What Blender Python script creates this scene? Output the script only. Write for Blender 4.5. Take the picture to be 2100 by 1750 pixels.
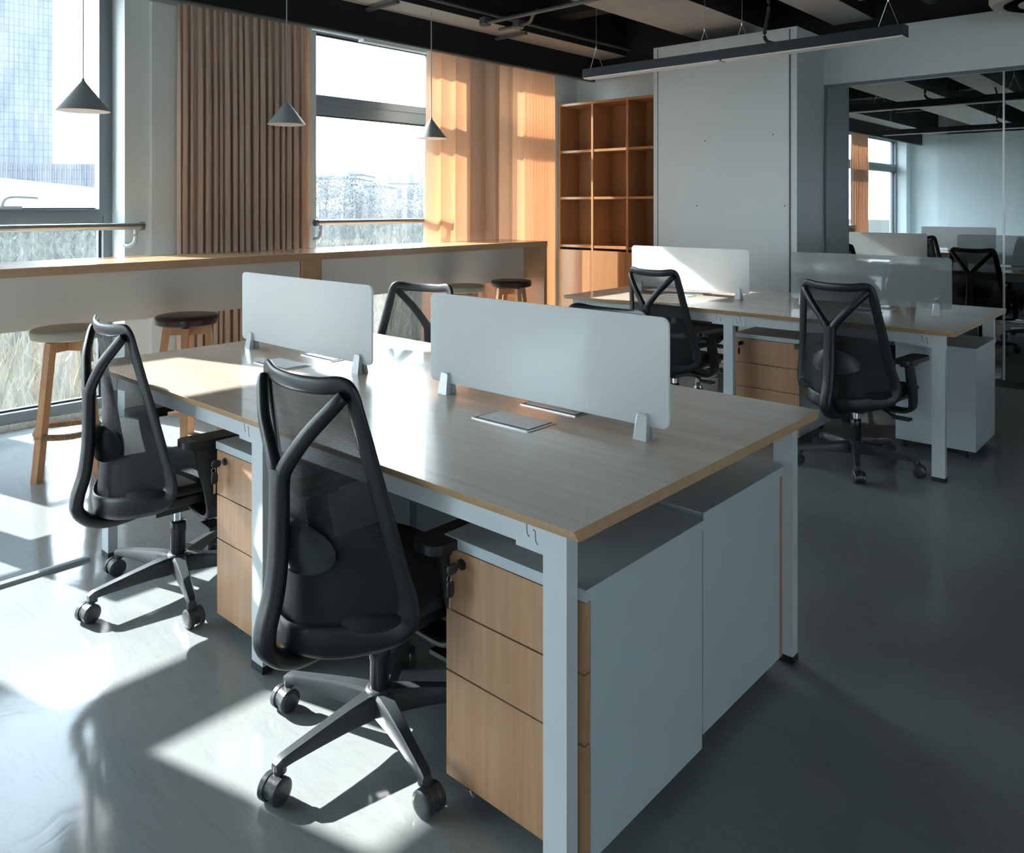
import bpy, bmesh, math, random
from mathutils import Vector, Matrix
R = math.radians
random.seed(7)
S = bpy.context.scene
COL = S.collection
for o in list(bpy.data.objects): bpy.data.objects.remove(o)

# ------------------------------------------------------------------ camera, sky, sun, exposure
cam = bpy.data.cameras.new('camera'); co = bpy.data.objects.new('camera', cam); COL.objects.link(co)
co.location = (0, 0, 1.3615); co.rotation_euler = (R(90), 0, R(42.12))
cam.sensor_width = 36; cam.sensor_fit = 'HORIZONTAL'
cam.lens = 36 * 1627.8 / 2100
cam.shift_x = -(1051.7 - 1050) / 2100; cam.shift_y = -(875 - 421.9) / 2100
cam.clip_start = 0.05; cam.clip_end = 900
S.camera = co
S.view_settings.view_transform = 'Standard'; S.view_settings.look = 'None'
S.view_settings.gamma = 1; S.view_settings.use_curve_mapping = False
S.view_settings.exposure = 2.0

w = bpy.data.worlds.new('world'); S.world = w; w.use_nodes = True
wn = w.node_tree; wn.nodes.clear()
bgo = wn.nodes.new('ShaderNodeOutputWorld'); bg = wn.nodes.new('ShaderNodeBackground')
tc = wn.nodes.new('ShaderNodeTexCoord'); sp = wn.nodes.new('ShaderNodeSeparateXYZ'); rp = wn.nodes.new('ShaderNodeValToRGB')
wn.links.new(tc.outputs['Generated'], sp.inputs[0]); wn.links.new(sp.outputs['Z'], rp.inputs[0])
rp.color_ramp.elements[0].position = 0.0; rp.color_ramp.elements[0].color = (0.87, 0.955, 1.0, 1)
rp.color_ramp.elements[1].position = 0.8; rp.color_ramp.elements[1].color = (0.66, 0.83, 1.0, 1)
wn.links.new(rp.outputs[0], bg.inputs['Color']); bg.inputs['Strength'].default_value = 4.3
wn.links.new(bg.outputs[0], bgo.inputs[0])

AZ = math.atan(0.268); EL = math.atan(0.628)
sun_dir = Vector((math.cos(AZ) * math.cos(EL), math.sin(AZ) * math.cos(EL), -math.sin(EL)))   # the way the light travels
sl = bpy.data.lights.new('sun', 'SUN'); sl.energy = 5.6; sl.angle = R(0.55); sl.color = (1.0, 0.97, 0.93)
so = bpy.data.objects.new('sun', sl); COL.objects.link(so)
so.rotation_euler = sun_dir.to_track_quat('-Z', 'Y').to_euler(); so.location = (-20, -5, 15)

# ------------------------------------------------------------------ node helpers / materials
def mat(name):
    m = bpy.data.materials.new(name); m.use_nodes = True
    nt = m.node_tree; b = nt.nodes['Principled BSDF']
    return m, nt, b
def setp(b, **k):
    for n, v in k.items():
        n = n.replace('_', ' ')
        if n in b.inputs: b.inputs[n].default_value = v
def plain(name, c, rough=0.5, metal=0.0, spec=0.5, coat=0.0, var=0.04, scale=8.0, bump=0.0, bscale=200):
    m, nt, b = mat(name)
    b.inputs['Roughness'].default_value = rough; b.inputs['Metallic'].default_value = metal
    b.inputs['Specular IOR Level'].default_value = spec; b.inputs['Coat Weight'].default_value = coat
    t = nt.nodes.new('ShaderNodeTexCoord'); n = nt.nodes.new('ShaderNodeTexNoise'); n.inputs['Scale'].default_value = scale
    n.inputs['Detail'].default_value = 4
    nt.links.new(t.outputs['Object'], n.inputs['Vector'])
    mx = nt.nodes.new('ShaderNodeMix'); mx.data_type = 'RGBA'
    mx.inputs[6].default_value = (*[x * (1 - var) for x in c], 1); mx.inputs[7].default_value = (*[min(1, x * (1 + var)) for x in c], 1)
    nt.links.new(n.outputs['Fac'], mx.inputs[0]); nt.links.new(mx.outputs[2], b.inputs['Base Color'])
    if bump:
        n2 = nt.nodes.new('ShaderNodeTexNoise'); n2.inputs['Scale'].default_value = bscale
        nt.links.new(t.outputs['Object'], n2.inputs['Vector'])
        bp = nt.nodes.new('ShaderNodeBump'); bp.inputs['Strength'].default_value = bump; bp.inputs['Distance'].default_value = 0.002
        nt.links.new(n2.outputs['Fac'], bp.inputs['Height']); nt.links.new(bp.outputs[0], b.inputs['Normal'])
    return m
def wood(name, c1, c2, axis='Z', rough=0.35, fine=60, coat=0.0, spec=0.5):
    m, nt, b = mat(name); b.inputs['Roughness'].default_value = rough; b.inputs['Coat Weight'].default_value = coat
    b.inputs['Specular IOR Level'].default_value = spec
    t = nt.nodes.new('ShaderNodeTexCoord'); mp = nt.nodes.new('ShaderNodeMapping')
    s = [fine, fine, fine]; s['XYZ'.index(axis)] = fine * 0.035
    mp.inputs['Scale'].default_value = s
    nt.links.new(t.outputs['Object'], mp.inputs['Vector'])
    n = nt.nodes.new('ShaderNodeTexNoise'); n.inputs['Scale'].default_value = 1.0; n.inputs['Detail'].default_value = 6; n.inputs['Roughness'].default_value = 0.65
    nt.links.new(mp.outputs[0], n.inputs['Vector'])
    mp2 = nt.nodes.new('ShaderNodeMapping'); s2 = [5, 5, 5]; s2['XYZ'.index(axis)] = 0.7; mp2.inputs['Scale'].default_value = s2
    nt.links.new(t.outputs['Object'], mp2.inputs['Vector'])
    n2 = nt.nodes.new('ShaderNodeTexNoise'); n2.inputs['Scale'].default_value = 1.0; n2.inputs['Distortion'].default_value = 1.2
    nt.links.new(mp2.outputs[0], n2.inputs['Vector'])
    ad = nt.nodes.new('ShaderNodeMath'); ad.operation = 'MULTIPLY_ADD'; ad.inputs[1].default_value = 0.5
    nt.links.new(n2.outputs['Fac'], ad.inputs[0])
    hf = nt.nodes.new('ShaderNodeMath'); hf.operation = 'MULTIPLY'; hf.inputs[1].default_value = 0.5
    nt.links.new(n.outputs['Fac'], hf.inputs[0]); nt.links.new(hf.outputs[0], ad.inputs[2])
    r = nt.nodes.new('ShaderNodeValToRGB'); r.color_ramp.elements[0].position = 0.36; r.color_ramp.elements[1].position = 0.62
    r.color_ramp.elements[0].color = (*c1, 1); r.color_ramp.elements[1].color = (*c2, 1)
    nt.links.new(ad.outputs[0], r.inputs[0]); nt.links.new(r.outputs[0], b.inputs['Base Color'])
    return m

M = {}
M['wall'] = plain('wall paint', (0.68, 0.735, 0.73), 0.55, var=0.02)
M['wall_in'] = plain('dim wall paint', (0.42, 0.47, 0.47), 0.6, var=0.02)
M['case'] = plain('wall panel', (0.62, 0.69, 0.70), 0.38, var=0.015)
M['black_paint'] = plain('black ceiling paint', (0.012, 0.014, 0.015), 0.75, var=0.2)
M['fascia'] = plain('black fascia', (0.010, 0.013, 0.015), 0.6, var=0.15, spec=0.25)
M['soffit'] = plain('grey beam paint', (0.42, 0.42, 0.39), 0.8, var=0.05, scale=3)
M['conduit'] = plain('painted conduit', (0.10, 0.11, 0.105), 0.45, var=0.2, scale=20)
M['galv'] = plain('galvanised channel', (0.16, 0.18, 0.18), 0.4, metal=0.6)
M['alu'] = plain('grey window aluminium', (0.17, 0.20, 0.22), 0.35, metal=0.2, var=0.02)
M['steel'] = plain('brushed rail', (0.62, 0.62, 0.60), 0.3, metal=0.9)
M['rubber'] = plain('black rubber', (0.02, 0.022, 0.024), 0.5)
M['white_metal'] = plain('white powder coat', (0.60, 0.65, 0.67), 0.35, var=0.01)
M['white_lam'] = plain('white laminate', (0.52, 0.59, 0.62), 0.4, var=0.01)
M['slot'] = plain('slot shade', (0.10, 0.11, 0.12), 0.6)
M['desk'] = wood('desk laminate', (0.52, 0.42, 0.335), (0.62, 0.52, 0.43), 'X', 0.24, 40, coat=0.5)
M['edge'] = wood('desk edge band', (0.50, 0.31, 0.16), (0.60, 0.40, 0.22), 'X', 0.4, 60)
M['drawer'] = wood('drawer laminate', (0.40, 0.215, 0.11), (0.53, 0.31, 0.17), 'Z', 0.38, 70)
M['shelf'] = wood('shelf laminate', (0.34, 0.165, 0.07), (0.43, 0.225, 0.10), 'Z', 0.4, 60)
M['counter'] = wood('counter laminate', (0.50, 0.28, 0.145), (0.61, 0.37, 0.205), 'Y', 0.25, 40, coat=0.2)
M['stool_wood'] = wood('stool oak', (0.55, 0.26, 0.12), (0.72, 0.40, 0.20), 'Z', 0.45, 45)
M['panel'] = plain('modesty panel', (0.74, 0.73, 0.68), 0.3, var=0.01)
M['plastic'] = plain('black chair plastic', (0.009, 0.011, 0.013), 0.36, var=0.1, bump=0.15, bscale=500)
M['gloss_plastic'] = plain('smooth dark plastic', (0.06, 0.07, 0.085), 0.32, var=0.05)
M['base_plastic'] = plain('nylon base', (0.038, 0.044, 0.047), 0.33, var=0.2, scale=30, bump=0.1)
M['seat_fabric'] = plain('seat fabric', (0.012, 0.014, 0.018), 0.85, var=0.25, scale=300, bump=0.5, bscale=900)
M['chrome'] = plain('chrome', (0.75, 0.77, 0.78), 0.12, metal=1.0, var=0.01)
M['gas'] = plain('black cylinder', (0.03, 0.034, 0.036), 0.25, metal=0.5)
M['clamp'] = plain('clamp metal', (0.58, 0.61, 0.62), 0.35, metal=0.35, var=0.02)
M['shade_grey'] = plain('lamp shade grey', (0.33, 0.36, 0.36), 0.5, var=0.03)
M['shade_in'] = plain('lamp shade inside', (0.9, 0.88, 0.85), 0.5)
M['cord'] = plain('lamp cord', (0.45, 0.47, 0.5), 0.6)
M['lamp_body'] = plain('dark linear lamp', (0.012, 0.017, 0.024), 0.35)
M['diffuser'] = plain('lamp diffuser', (0.78, 0.76, 0.74), 0.5, var=0.01)
M['leather_cream'] = plain('cream leather', (0.53, 0.48, 0.36), 0.4, var=0.08, scale=14, bump=0.3, bscale=60)
M['leather_brown'] = plain('dark brown leather', (0.050, 0.018, 0.014), 0.3, var=0.3, scale=14, bump=0.3, bscale=60)
M['kerb'] = plain('speckled kerb', (0.55, 0.55, 0.5), 0.8, var=0.5, scale=60)
M['cream'] = plain('cream plastic', (0.50, 0.50, 0.44), 0.4)
M['cover'] = plain('cable cover', (0.36, 0.40, 0.41), 0.4)
M['brass'] = plain('key steel', (0.6, 0.55, 0.45), 0.3, metal=1)

# polished floor
m, nt, b = mat('polished concrete'); M['floor'] = m
t = nt.nodes.new('ShaderNodeTexCoord')
def noise(nt, vec, scale, detail=6, rough=0.6, dist=0.0):
    n = nt.nodes.new('ShaderNodeTexNoise'); n.inputs['Scale'].default_value = scale; n.inputs['Detail'].default_value = detail
    n.inputs['Roughness'].default_value = rough; n.inputs['Distortion'].default_value = dist
    nt.links.new(vec, n.inputs['Vector']); return n
n1 = noise(nt, t.outputs['Object'], 0.9, 8, 0.6, 1.0)
r1 = nt.nodes.new('ShaderNodeValToRGB'); nt.links.new(n1.outputs['Fac'], r1.inputs[0])
r1.color_ramp.elements[0].position = 0.3; r1.color_ramp.elements[0].color = (0.235, 0.258, 0.26, 1)
r1.color_ramp.elements[1].position = 0.7; r1.color_ramp.elements[1].color = (0.29, 0.308, 0.303, 1)
mp = nt.nodes.new('ShaderNodeMapping'); mp.inputs['Scale'].default_value = (0.6, 2.4, 1); mp.inputs['Rotation'].default_value = (0, 0, 0.5)
nt.links.new(t.outputs['Object'], mp.inputs['Vector'])
n2 = noise(nt, mp.outputs[0], 1.6, 12, 0.75, 2.5)
sb = nt.nodes.new('ShaderNodeMath'); sb.operation = 'SUBTRACT'; sb.inputs[1].default_value = 0.5; nt.links.new(n2.outputs['Fac'], sb.inputs[0])
ab = nt.nodes.new('ShaderNodeMath'); ab.operation = 'ABSOLUTE'; nt.links.new(sb.outputs[0], ab.inputs[0])
r2 = nt.nodes.new('ShaderNodeValToRGB'); nt.links.new(ab.outputs[0], r2.inputs[0])
r2.color_ramp.elements[0].position = 0.0; r2.color_ramp.elements[0].color = (0.80, 0.80, 0.80, 1)
r2.color_ramp.elements[1].position = 0.012; r2.color_ramp.elements[1].color = (1, 1, 1, 1)
mx = nt.nodes.new('ShaderNodeMix'); mx.data_type = 'RGBA'; mx.blend_type = 'MULTIPLY'; mx.inputs[0].default_value = 0.8
nt.links.new(r1.outputs[0], mx.inputs[6]); nt.links.new(r2.outputs[0], mx.inputs[7]); nt.links.new(mx.outputs[2], b.inputs['Base Color'])
n3 = noise(nt, t.outputs['Object'], 5, 8, 0.7)
rr = nt.nodes.new('ShaderNodeMapRange'); rr.inputs[3].default_value = 0.05; rr.inputs[4].default_value = 0.17
nt.links.new(n3.outputs['Fac'], rr.inputs[0]); nt.links.new(rr.outputs[0], b.inputs['Roughness'])
bp = nt.nodes.new('ShaderNodeBump'); bp.inputs['Strength'].default_value = 0.06; bp.inputs['Distance'].default_value = 0.01
n4 = noise(nt, t.outputs['Object'], 9, 4, 0.5, 0.5); nt.links.new(n4.outputs['Fac'], bp.inputs['Height']); nt.links.new(bp.outputs[0], b.inputs['Normal'])
b.inputs['Specular IOR Level'].default_value = 0.26

def shader_mat(name):
    m = bpy.data.materials.new(name); m.use_nodes = True; nt = m.node_tree; nt.nodes.clear()
    o = nt.nodes.new('ShaderNodeOutputMaterial'); return m, nt, o
def glass_mat(name, tint, refl, veil=0.0, veil_scale=3.0):
    m, nt, o = shader_mat(name)
    tr = nt.nodes.new('ShaderNodeBsdfTransparent'); tr.inputs[0].default_value = (*tint, 1)
    gl = nt.nodes.new('ShaderNodeBsdfGlossy'); gl.inputs['Roughness'].default_value = 0.01; gl.inputs[0].default_value = (0.9, 0.95, 0.97, 1)
    last = tr
    if veil:
        tl = nt.nodes.new('ShaderNodeBsdfTranslucent'); tl.inputs[0].default_value = (0.95, 0.97, 1, 1)
        t = nt.nodes.new('ShaderNodeTexCoord'); mp = nt.nodes.new('ShaderNodeMapping'); mp.inputs['Scale'].default_value = (1, 3.5, 0.6)
        nt.links.new(t.outputs['Object'], mp.inputs[0])
        n = noise(nt, mp.outputs[0], veil_scale, 8, 0.65, 0.6)
        mr = nt.nodes.new('ShaderNodeMapRange'); mr.inputs[1].default_value = 0.35; mr.inputs[2].default_value = 0.75
        mr.inputs[3].default_value = veil * 0.45; mr.inputs[4].default_value = veil * 1.7
        nt.links.new(n.outputs['Fac'], mr.inputs[0])
        m1 = nt.nodes.new('ShaderNodeMixShader'); nt.links.new(mr.outputs[0], m1.inputs[0])
        nt.links.new(tr.outputs[0], m1.inputs[1]); nt.links.new(tl.outputs[0], m1.inputs[2]); last = m1
    lw = nt.nodes.new('ShaderNodeFresnel'); lw.inputs[0].default_value = 1.5
    ad = nt.nodes.new('ShaderNodeMath'); ad.operation = 'ADD'; ad.use_clamp = True; ad.inputs[1].default_value = refl
    nt.links.new(lw.outputs[0], ad.inputs[0])
    ge = nt.nodes.new('ShaderNodeNewGeometry'); iv = nt.nodes.new('ShaderNodeMath'); iv.operation = 'SUBTRACT'; iv.inputs[0].default_value = 1.0
    nt.links.new(ge.outputs['Backfacing'], iv.inputs[1])          # only the outer faces of a pane mirror
    fm = nt.nodes.new('ShaderNodeMath'); fm.operation = 'MULTIPLY'; nt.links.new(ad.outputs[0], fm.inputs[0]); nt.links.new(iv.outputs[0], fm.inputs[1])
    mx = nt.nodes.new('ShaderNodeMixShader'); nt.links.new(fm.outputs[0], mx.inputs[0])
    nt.links.new(last.outputs[0], mx.inputs[1]); nt.links.new(gl.outputs[0], mx.inputs[2]); nt.links.new(mx.outputs[0], o.inputs[0])
    return m
M['glass'] = glass_mat('window glass', (0.93, 0.96, 0.97), 0.0, 0.016)
M['mirror_glass'] = glass_mat('partition glass', (0.55, 0.62, 0.64), 0.42)

def translucent_mat(name, dif, tra, ftr, rough=0.9, gloss=0.0, clear=0.0, grooves=None):
    m, nt, o = shader_mat(name)
    d = nt.nodes.new('ShaderNodeBsdfDiffuse'); d.inputs[0].default_value = (*dif, 1)
    tl = nt.nodes.new('ShaderNodeBsdfTranslucent'); tl.inputs[0].default_value = (*tra, 1)
    m1 = nt.nodes.new('ShaderNodeMixShader'); m1.inputs[0].default_value = ftr
    nt.links.new(d.outputs[0], m1.inputs[1]); nt.links.new(tl.outputs[0], m1.inputs[2]); last = m1
    if clear:
        tr = nt.nodes.new('ShaderNodeBsdfTransparent'); m2 = nt.nodes.new('ShaderNodeMixShader'); m2.inputs[0].default_value = clear
        nt.links.new(last.outputs[0], m2.inputs[1]); nt.links.new(tr.outputs[0], m2.inputs[2]); last = m2
    if gloss:
        g = nt.nodes.new('ShaderNodeBsdfGlossy'); g.inputs['Roughness'].default_value = rough
        m3 = nt.nodes.new('ShaderNodeMixShader'); m3.inputs[0].default_value = gloss
        nt.links.new(last.outputs[0], m3.inputs[1]); nt.links.new(g.outputs[0], m3.inputs[2]); last = m3
    nt.links.new(last.outputs[0], o.inputs[0]); return m
M['curtain'] = translucent_mat('curtain cloth', (0.70, 0.585, 0.48), (0.70, 0.315, 0.145), 0.28)
M['acrylic'] = translucent_mat('frosted acrylic', (0.90, 0.94, 0.95), (0.93, 0.97, 0.97), 0.5, 0.15, 0.05, 0.02)
M['acrylic_clear'] = translucent_mat('light frosted acrylic', (0.46, 0.52, 0.53), (0.62, 0.70, 0.69), 0.5, 0.08, 0.08, 0.55)

# chair mesh: open weave above, closer weave below
m, nt, o = shader_mat('chair mesh'); M['mesh'] = m
pb = nt.nodes.new('ShaderNodeBsdfPrincipled'); pb.inputs['Base Color'].default_value = (0.014, 0.016, 0.019, 1); pb.inputs['Roughness'].default_value = 0.55
t = nt.nodes.new('ShaderNodeTexCoord'); wv = nt.nodes.new('ShaderNodeTexWave'); wv.wave_type = 'BANDS'; wv.bands_direction = 'Z'
wv.inputs['Scale'].default_value = 95; wv.inputs['Distortion'].default_value = 0.4
nt.links.new(t.outputs['Object'], wv.inputs[0])
spz = nt.nodes.new('ShaderNodeSeparateXYZ'); nt.links.new(t.outputs['Object'], spz.inputs[0])
mr = nt.nodes.new('ShaderNodeMapRange'); mr.inputs[1].default_value = 0.50; mr.inputs[2].default_value = 0.74; mr.inputs[3].default_value = 0.04; mr.inputs[4].default_value = 0.24
nt.links.new(spz.outputs['Z'], mr.inputs[0])
wm = nt.nodes.new('ShaderNodeMapRange'); wm.inputs[3].default_value = 0.35; wm.inputs[4].default_value = 1.5; nt.links.new(wv.outputs['Fac'], wm.inputs[0])
ml = nt.nodes.new('ShaderNodeMath'); ml.operation = 'MULTIPLY'; ml.use_clamp = True; nt.links.new(mr.outputs[0], ml.inputs[0]); nt.links.new(wm.outputs[0], ml.inputs[1])
tr = nt.nodes.new('ShaderNodeBsdfTransparent'); tl = nt.nodes.new('ShaderNodeBsdfTranslucent'); tl.inputs[0].default_value = (0.05, 0.055, 0.06, 1)
ma = nt.nodes.new('ShaderNodeMixShader'); ma.inputs[0].default_value = 0.3; nt.links.new(pb.outputs[0], ma.inputs[1]); nt.links.new(tl.outputs[0], ma.inputs[2])
mb_ = nt.nodes.new('ShaderNodeMixShader'); nt.links.new(ml.outputs[0], mb_.inputs[0]); nt.links.new(ma.outputs[0], mb_.inputs[1]); nt.links.new(tr.outputs[0], mb_.inputs[2])
nt.links.new(mb_.outputs[0], o.inputs[0])

# rope
m, nt, b = mat('jute rope'); M['rope'] = m; b.inputs['Roughness'].default_value = 0.9
t = nt.nodes.new('ShaderNodeTexCoord'); n = noise(nt, t.outputs['Object'], 220, 3)
r = nt.nodes.new('ShaderNodeValToRGB'); r.color_ramp.elements[0].color = (0.20, 0.11, 0.06, 1); r.color_ramp.elements[1].color = (0.55, 0.36, 0.22, 1)
r.color_ramp.elements[0].position = 0.3; r.color_ramp.elements[1].position = 0.65
nt.links.new(n.outputs['Fac'], r.inputs[0]); nt.links.new(r.outputs[0], b.inputs['Base Color'])

# ground
m, nt, b = mat('dry field'); M['field'] = m; b.inputs['Roughness'].default_value = 1.0; b.inputs['Specular IOR Level'].default_value = 0.1
t = nt.nodes.new('ShaderNodeTexCoord'); n = noise(nt, t.outputs['Object'], 0.25, 12, 0.75, 0.5); n2 = noise(nt, t.outputs['Object'], 3.0, 10, 0.8)
r = nt.nodes.new('ShaderNodeValToRGB'); e = r.color_ramp.elements; e[0].position = 0.36; e[0].color = (0.0150, 0.0173, 0.0150, 1); e[1].position = 0.66; e[1].color = (0.0488, 0.0457, 0.0405, 1)
x = r.color_ramp.elements.new(0.5); x.color = (0.0307, 0.0281, 0.0199, 1)
mm = nt.nodes.new('ShaderNodeMath'); mm.operation = 'MULTIPLY_ADD'; mm.inputs[1].default_value = 0.5
hf = nt.nodes.new('ShaderNodeMath'); hf.operation = 'MULTIPLY'; hf.inputs[1].default_value = 0.5
nt.links.new(n2.outputs['Fac'], hf.inputs[0]); nt.links.new(n.outputs['Fac'], mm.inputs[0]); nt.links.new(hf.outputs[0], mm.inputs[2])
nt.links.new(mm.outputs[0], r.inputs[0]); nt.links.new(r.outputs[0], b.inputs['Base Color'])
M['grass'] = plain('dry grass', (0.0850, 0.0725, 0.0375), 0.9, var=0.4, scale=2, spec=0.1)
M['shrub'] = plain('shrub leaves', (0.0350, 0.0425, 0.0350), 0.9, var=0.4, scale=2, spec=0.1)
M['leaf'] = plain('tree leaves', (0.0425, 0.0500, 0.0450), 0.9, var=0.4, scale=1, spec=0.1)
M['bark'] = plain('bark', (0.0450, 0.0425, 0.0400), 0.9)
M['bwhite'] = plain('pale render', (0.1350, 0.1350, 0.1400), 0.8)
M['bgrey'] = plain('grey render', (0.0600, 0.0675, 0.0800), 0.8)
M['bglass'] = plain('far window glass', (0.0300, 0.0375, 0.0500), 0.3)
# tower facade: fine grid of panels, far off
m, nt, b = mat('tower facade'); M['tower'] = m; b.inputs['Roughness'].default_value = 0.8; b.inputs['Specular IOR Level'].default_value = 0.05
t = nt.nodes.new('ShaderNodeTexCoord'); mp = nt.nodes.new('ShaderNodeMapping'); mp.inputs['Rotation'].default_value = (R(90), 0, R(90))
nt.links.new(t.outputs['Object'], mp.inputs[0])
bt = nt.nodes.new('ShaderNodeTexBrick'); bt.offset = 0.0; bt.inputs['Scale'].default_value = 1.0
bt.inputs['Brick Width'].default_value = 0.62; bt.inputs['Row Height'].default_value = 1.05; bt.inputs['Mortar Size'].default_value = 0.06
bt.inputs['Color1'].default_value = (0.0550, 0.0650, 0.0775, 1); bt.inputs['Color2'].default_value = (0.0675, 0.0775, 0.0900, 1); bt.inputs['Mortar'].default_value = (0.0375, 0.0450, 0.0575, 1)
nt.links.new(mp.outputs[0], bt.inputs[0]); nt.links.new(bt.outputs[0], b.inputs['Base Color'])

# ------------------------------------------------------------------ geometry helpers
def link(name, me, m, parent=None, smooth=False):
    o = bpy.data.objects.new(name, me); COL.objects.link(o)
    if m is not None and not me.materials: me.materials.append(M[m] if isinstance(m, str) else m)
    if parent is not None: o.parent = parent
    if smooth:
        for p in me.polygons: p.use_smooth = True
    return o
def obj(name, bm, m, parent=None, smooth=False, bevel=0.0, seg=2, sharp=40):
    if bevel:
        es = [e for e in bm.edges if len(e.link_faces) == 2 and e.calc_face_angle(0) > R(30)]
        bmesh.ops.bevel(bm, geom=es, offset=bevel, segments=seg, profile=0.6, affect='EDGES', clamp_overlap=True)
    bmesh.ops.recalc_face_normals(bm, faces=bm.faces)
    me = bpy.data.meshes.new(name)
    if smooth:
        for f in bm.faces: f.smooth = True
        for e in bm.edges:
            if len(e.link_faces) == 2 and e.calc_face_angle(0) > R(sharp): e.smooth = False
    bm.to_mesh(me); bm.free()
    return link(name, me, m, parent)
def BM(): return bmesh.new()
def box(bm, x0, x1, y0, y1, z0, z1, mi=0):
    v = [bm.verts.new(p) for p in ((x0,y0,z0),(x1,y0,z0),(x1,y1,z0),(x0,y1,z0),(x0,y0,z1),(x1,y0,z1),(x1,y1,z1),(x0,y1,z1))]
    fs = [(0,3,2,1),(4,5,6,7),(0,1,5,4),(1,2,6,5),(2,3,7,6),(3,0,4,7)]
    for f in fs: bm.faces.new([v[i] for i in f]).material_index = mi
    return v
def boxo(name, x0, x1, y0, y1, z0, z1, m, parent=None, bevel=0.0, seg=2, smooth=False):
    b = BM(); box(b, x0, x1, y0, y1, z0, z1); return obj(name, b, m, parent, bevel=bevel, seg=seg, smooth=smooth)
def tube(bm, pts, rad, n=12, closed=False, up=Vector((0,0,1)), cap=True, exp=2.0):
    """sweep an ellipse (w,h) (or radius) along points; exp>2 makes it boxier"""
    pts = [Vector(p) for p in pts]; N = len(pts)
    if not isinstance(rad, list): rad = [rad] * N
    rings = []
    for i, p in enumerate(pts):
        if closed: tg = pts[(i + 1) % N] - pts[i - 1]
        else: tg = pts[min(i + 1, N - 1)] - pts[max(i - 1, 0)]
        tg.normalize(); u = up[i] if isinstance(up, list) else up
        s = tg.cross(u)
        if s.length < 1e-4: s = tg.cross(Vector((1, 0, 0)))
        s.normalize(); q = s.cross(tg).normalized()
        r = rad[i]; rw, rh = (r, r) if not isinstance(r, tuple) else r
        ring = []
        for k in range(n):
            a = 2 * math.pi * k / n; c, sn = math.cos(a), math.sin(a)
            cx = math.copysign(abs(c) ** (2 / exp), c); sx = math.copysign(abs(sn) ** (2 / exp), sn)
            ring.append(bm.verts.new(p + s * (rw * cx) + q * (rh * sx)))
        rings.append(ring)
    m_ = N if closed else N - 1
    for i in range(m_):
        a, b_ = rings[i], rings[(i + 1) % N]
        for k in range(n): bm.faces.new([a[k], a[(k + 1) % n], b_[(k + 1) % n], b_[k]])
    if cap and not closed:
        bm.faces.new(rings[0][::-1]); bm.faces.new(rings[-1])
def lathe(bm, prof, n=24, origin=(0, 0, 0), axis='Z'):
    o = Vector(origin); rings = []
    for r, z in prof:
        ring = []
        for k in range(n):
            a = 2 * math.pi * k / n
            p = Vector((r * math.cos(a), r * math.sin(a), z))
            if axis == 'X': p = Vector((p.z, p.x, p.y))
            if axis == 'Y': p = Vector((p.x, p.z, p.y))
            ring.append(bm.verts.new(o + p))
        rings.append(ring)
    for i in range(len(rings) - 1):
        for k in range(n): bm.faces.new([rings[i][k], rings[i][(k + 1) % n], rings[i + 1][(k + 1) % n], rings[i + 1][k]])
    if prof[0][0] > 1e-5: bm.faces.new(rings[0])
    if prof[-1][0] > 1e-5: bm.faces.new(rings[-1][::-1])
    bmesh.ops.remove_doubles(bm, verts=bm.verts, dist=1e-6)
def catmull(P, n=6, closed=False):
    P = [Vector(p) for p in P]; N = len(P); out = []
    rng = range(N) if closed else range(N - 1)
    for i in rng:
        if closed: a, b_, c, d = P[i - 1], P[i], P[(i + 1) % N], P[(i + 2) % N]
        else: a, b_, c, d = P[max(i - 1, 0)], P[i], P[i + 1], P[min(i + 2, N - 1)]
        for k in range(n):
            t = k / n
            out.append(0.5 * ((2 * b_) + (c - a) * t + (2 * a - 5 * b_ + 4 * c - d) * t * t + (3 * b_ - a - 3 * c + d) * t ** 3))
    if not closed: out.append(P[-1])
    return out
def empty(name, loc=(0, 0, 0), rz=0.0):
    o = bpy.data.objects.new(name, None); COL.objects.link(o); o.location = loc; o.rotation_euler = (0, 0, rz); o.empty_display_size = 0.1; return o
def tag(o, label=None, cat=None, group=None, kind=None):
    if label: o['label'] = label
    if cat: o['category'] = cat
    if group: o['group'] = group
    if kind: o['kind'] = kind
    return o
def kids(o): return [c for c in bpy.data.objects if c.parent == o]
def copy_tree(o, parent=None):
    c = o.copy(); COL.objects.link(c); c.parent = parent
    for ch in kids(o): copy_tree(ch, c)
    return c
def struct(o): o['kind'] = 'structure'; return o
def rounded_rect(w, h, r, n=6):
    P = []
    for cx, cy, a0 in ((w/2-r, h/2-r, 0), (-w/2+r, h/2-r, 90), (-w/2+r, -h/2+r, 180), (w/2-r, -h/2+r, 270)):
        for k in range(n + 1):
            a = R(a0 + 90 * k / n); P.append((cx + r * math.cos(a), cy + r * math.sin(a)))
    return P
def extrude_poly(bm, P3, d):
    a = [bm.verts.new(p) for p in P3]; d = Vector(d); b_ = [bm.verts.new(Vector(p) + d) for p in P3]
    n = len(a); bm.faces.new(a[::-1]); bm.faces.new(b_)
    for i in range(n): bm.faces.new([a[i], a[(i + 1) % n], b_[(i + 1) % n], b_[i]])

# ------------------------------------------------------------------ the room
WX, WO = -5.27, -5.62          # inner and outer face of the window wall
YB = 6.87                      # back wall / partition plane
YF = -5.2; XR = 5.0; ZC = 3.45
f = boxo('floor', WO, XR + .2, YF - .2, 11.2, -0.12, 0.0, 'floor'); struct(f)

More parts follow.
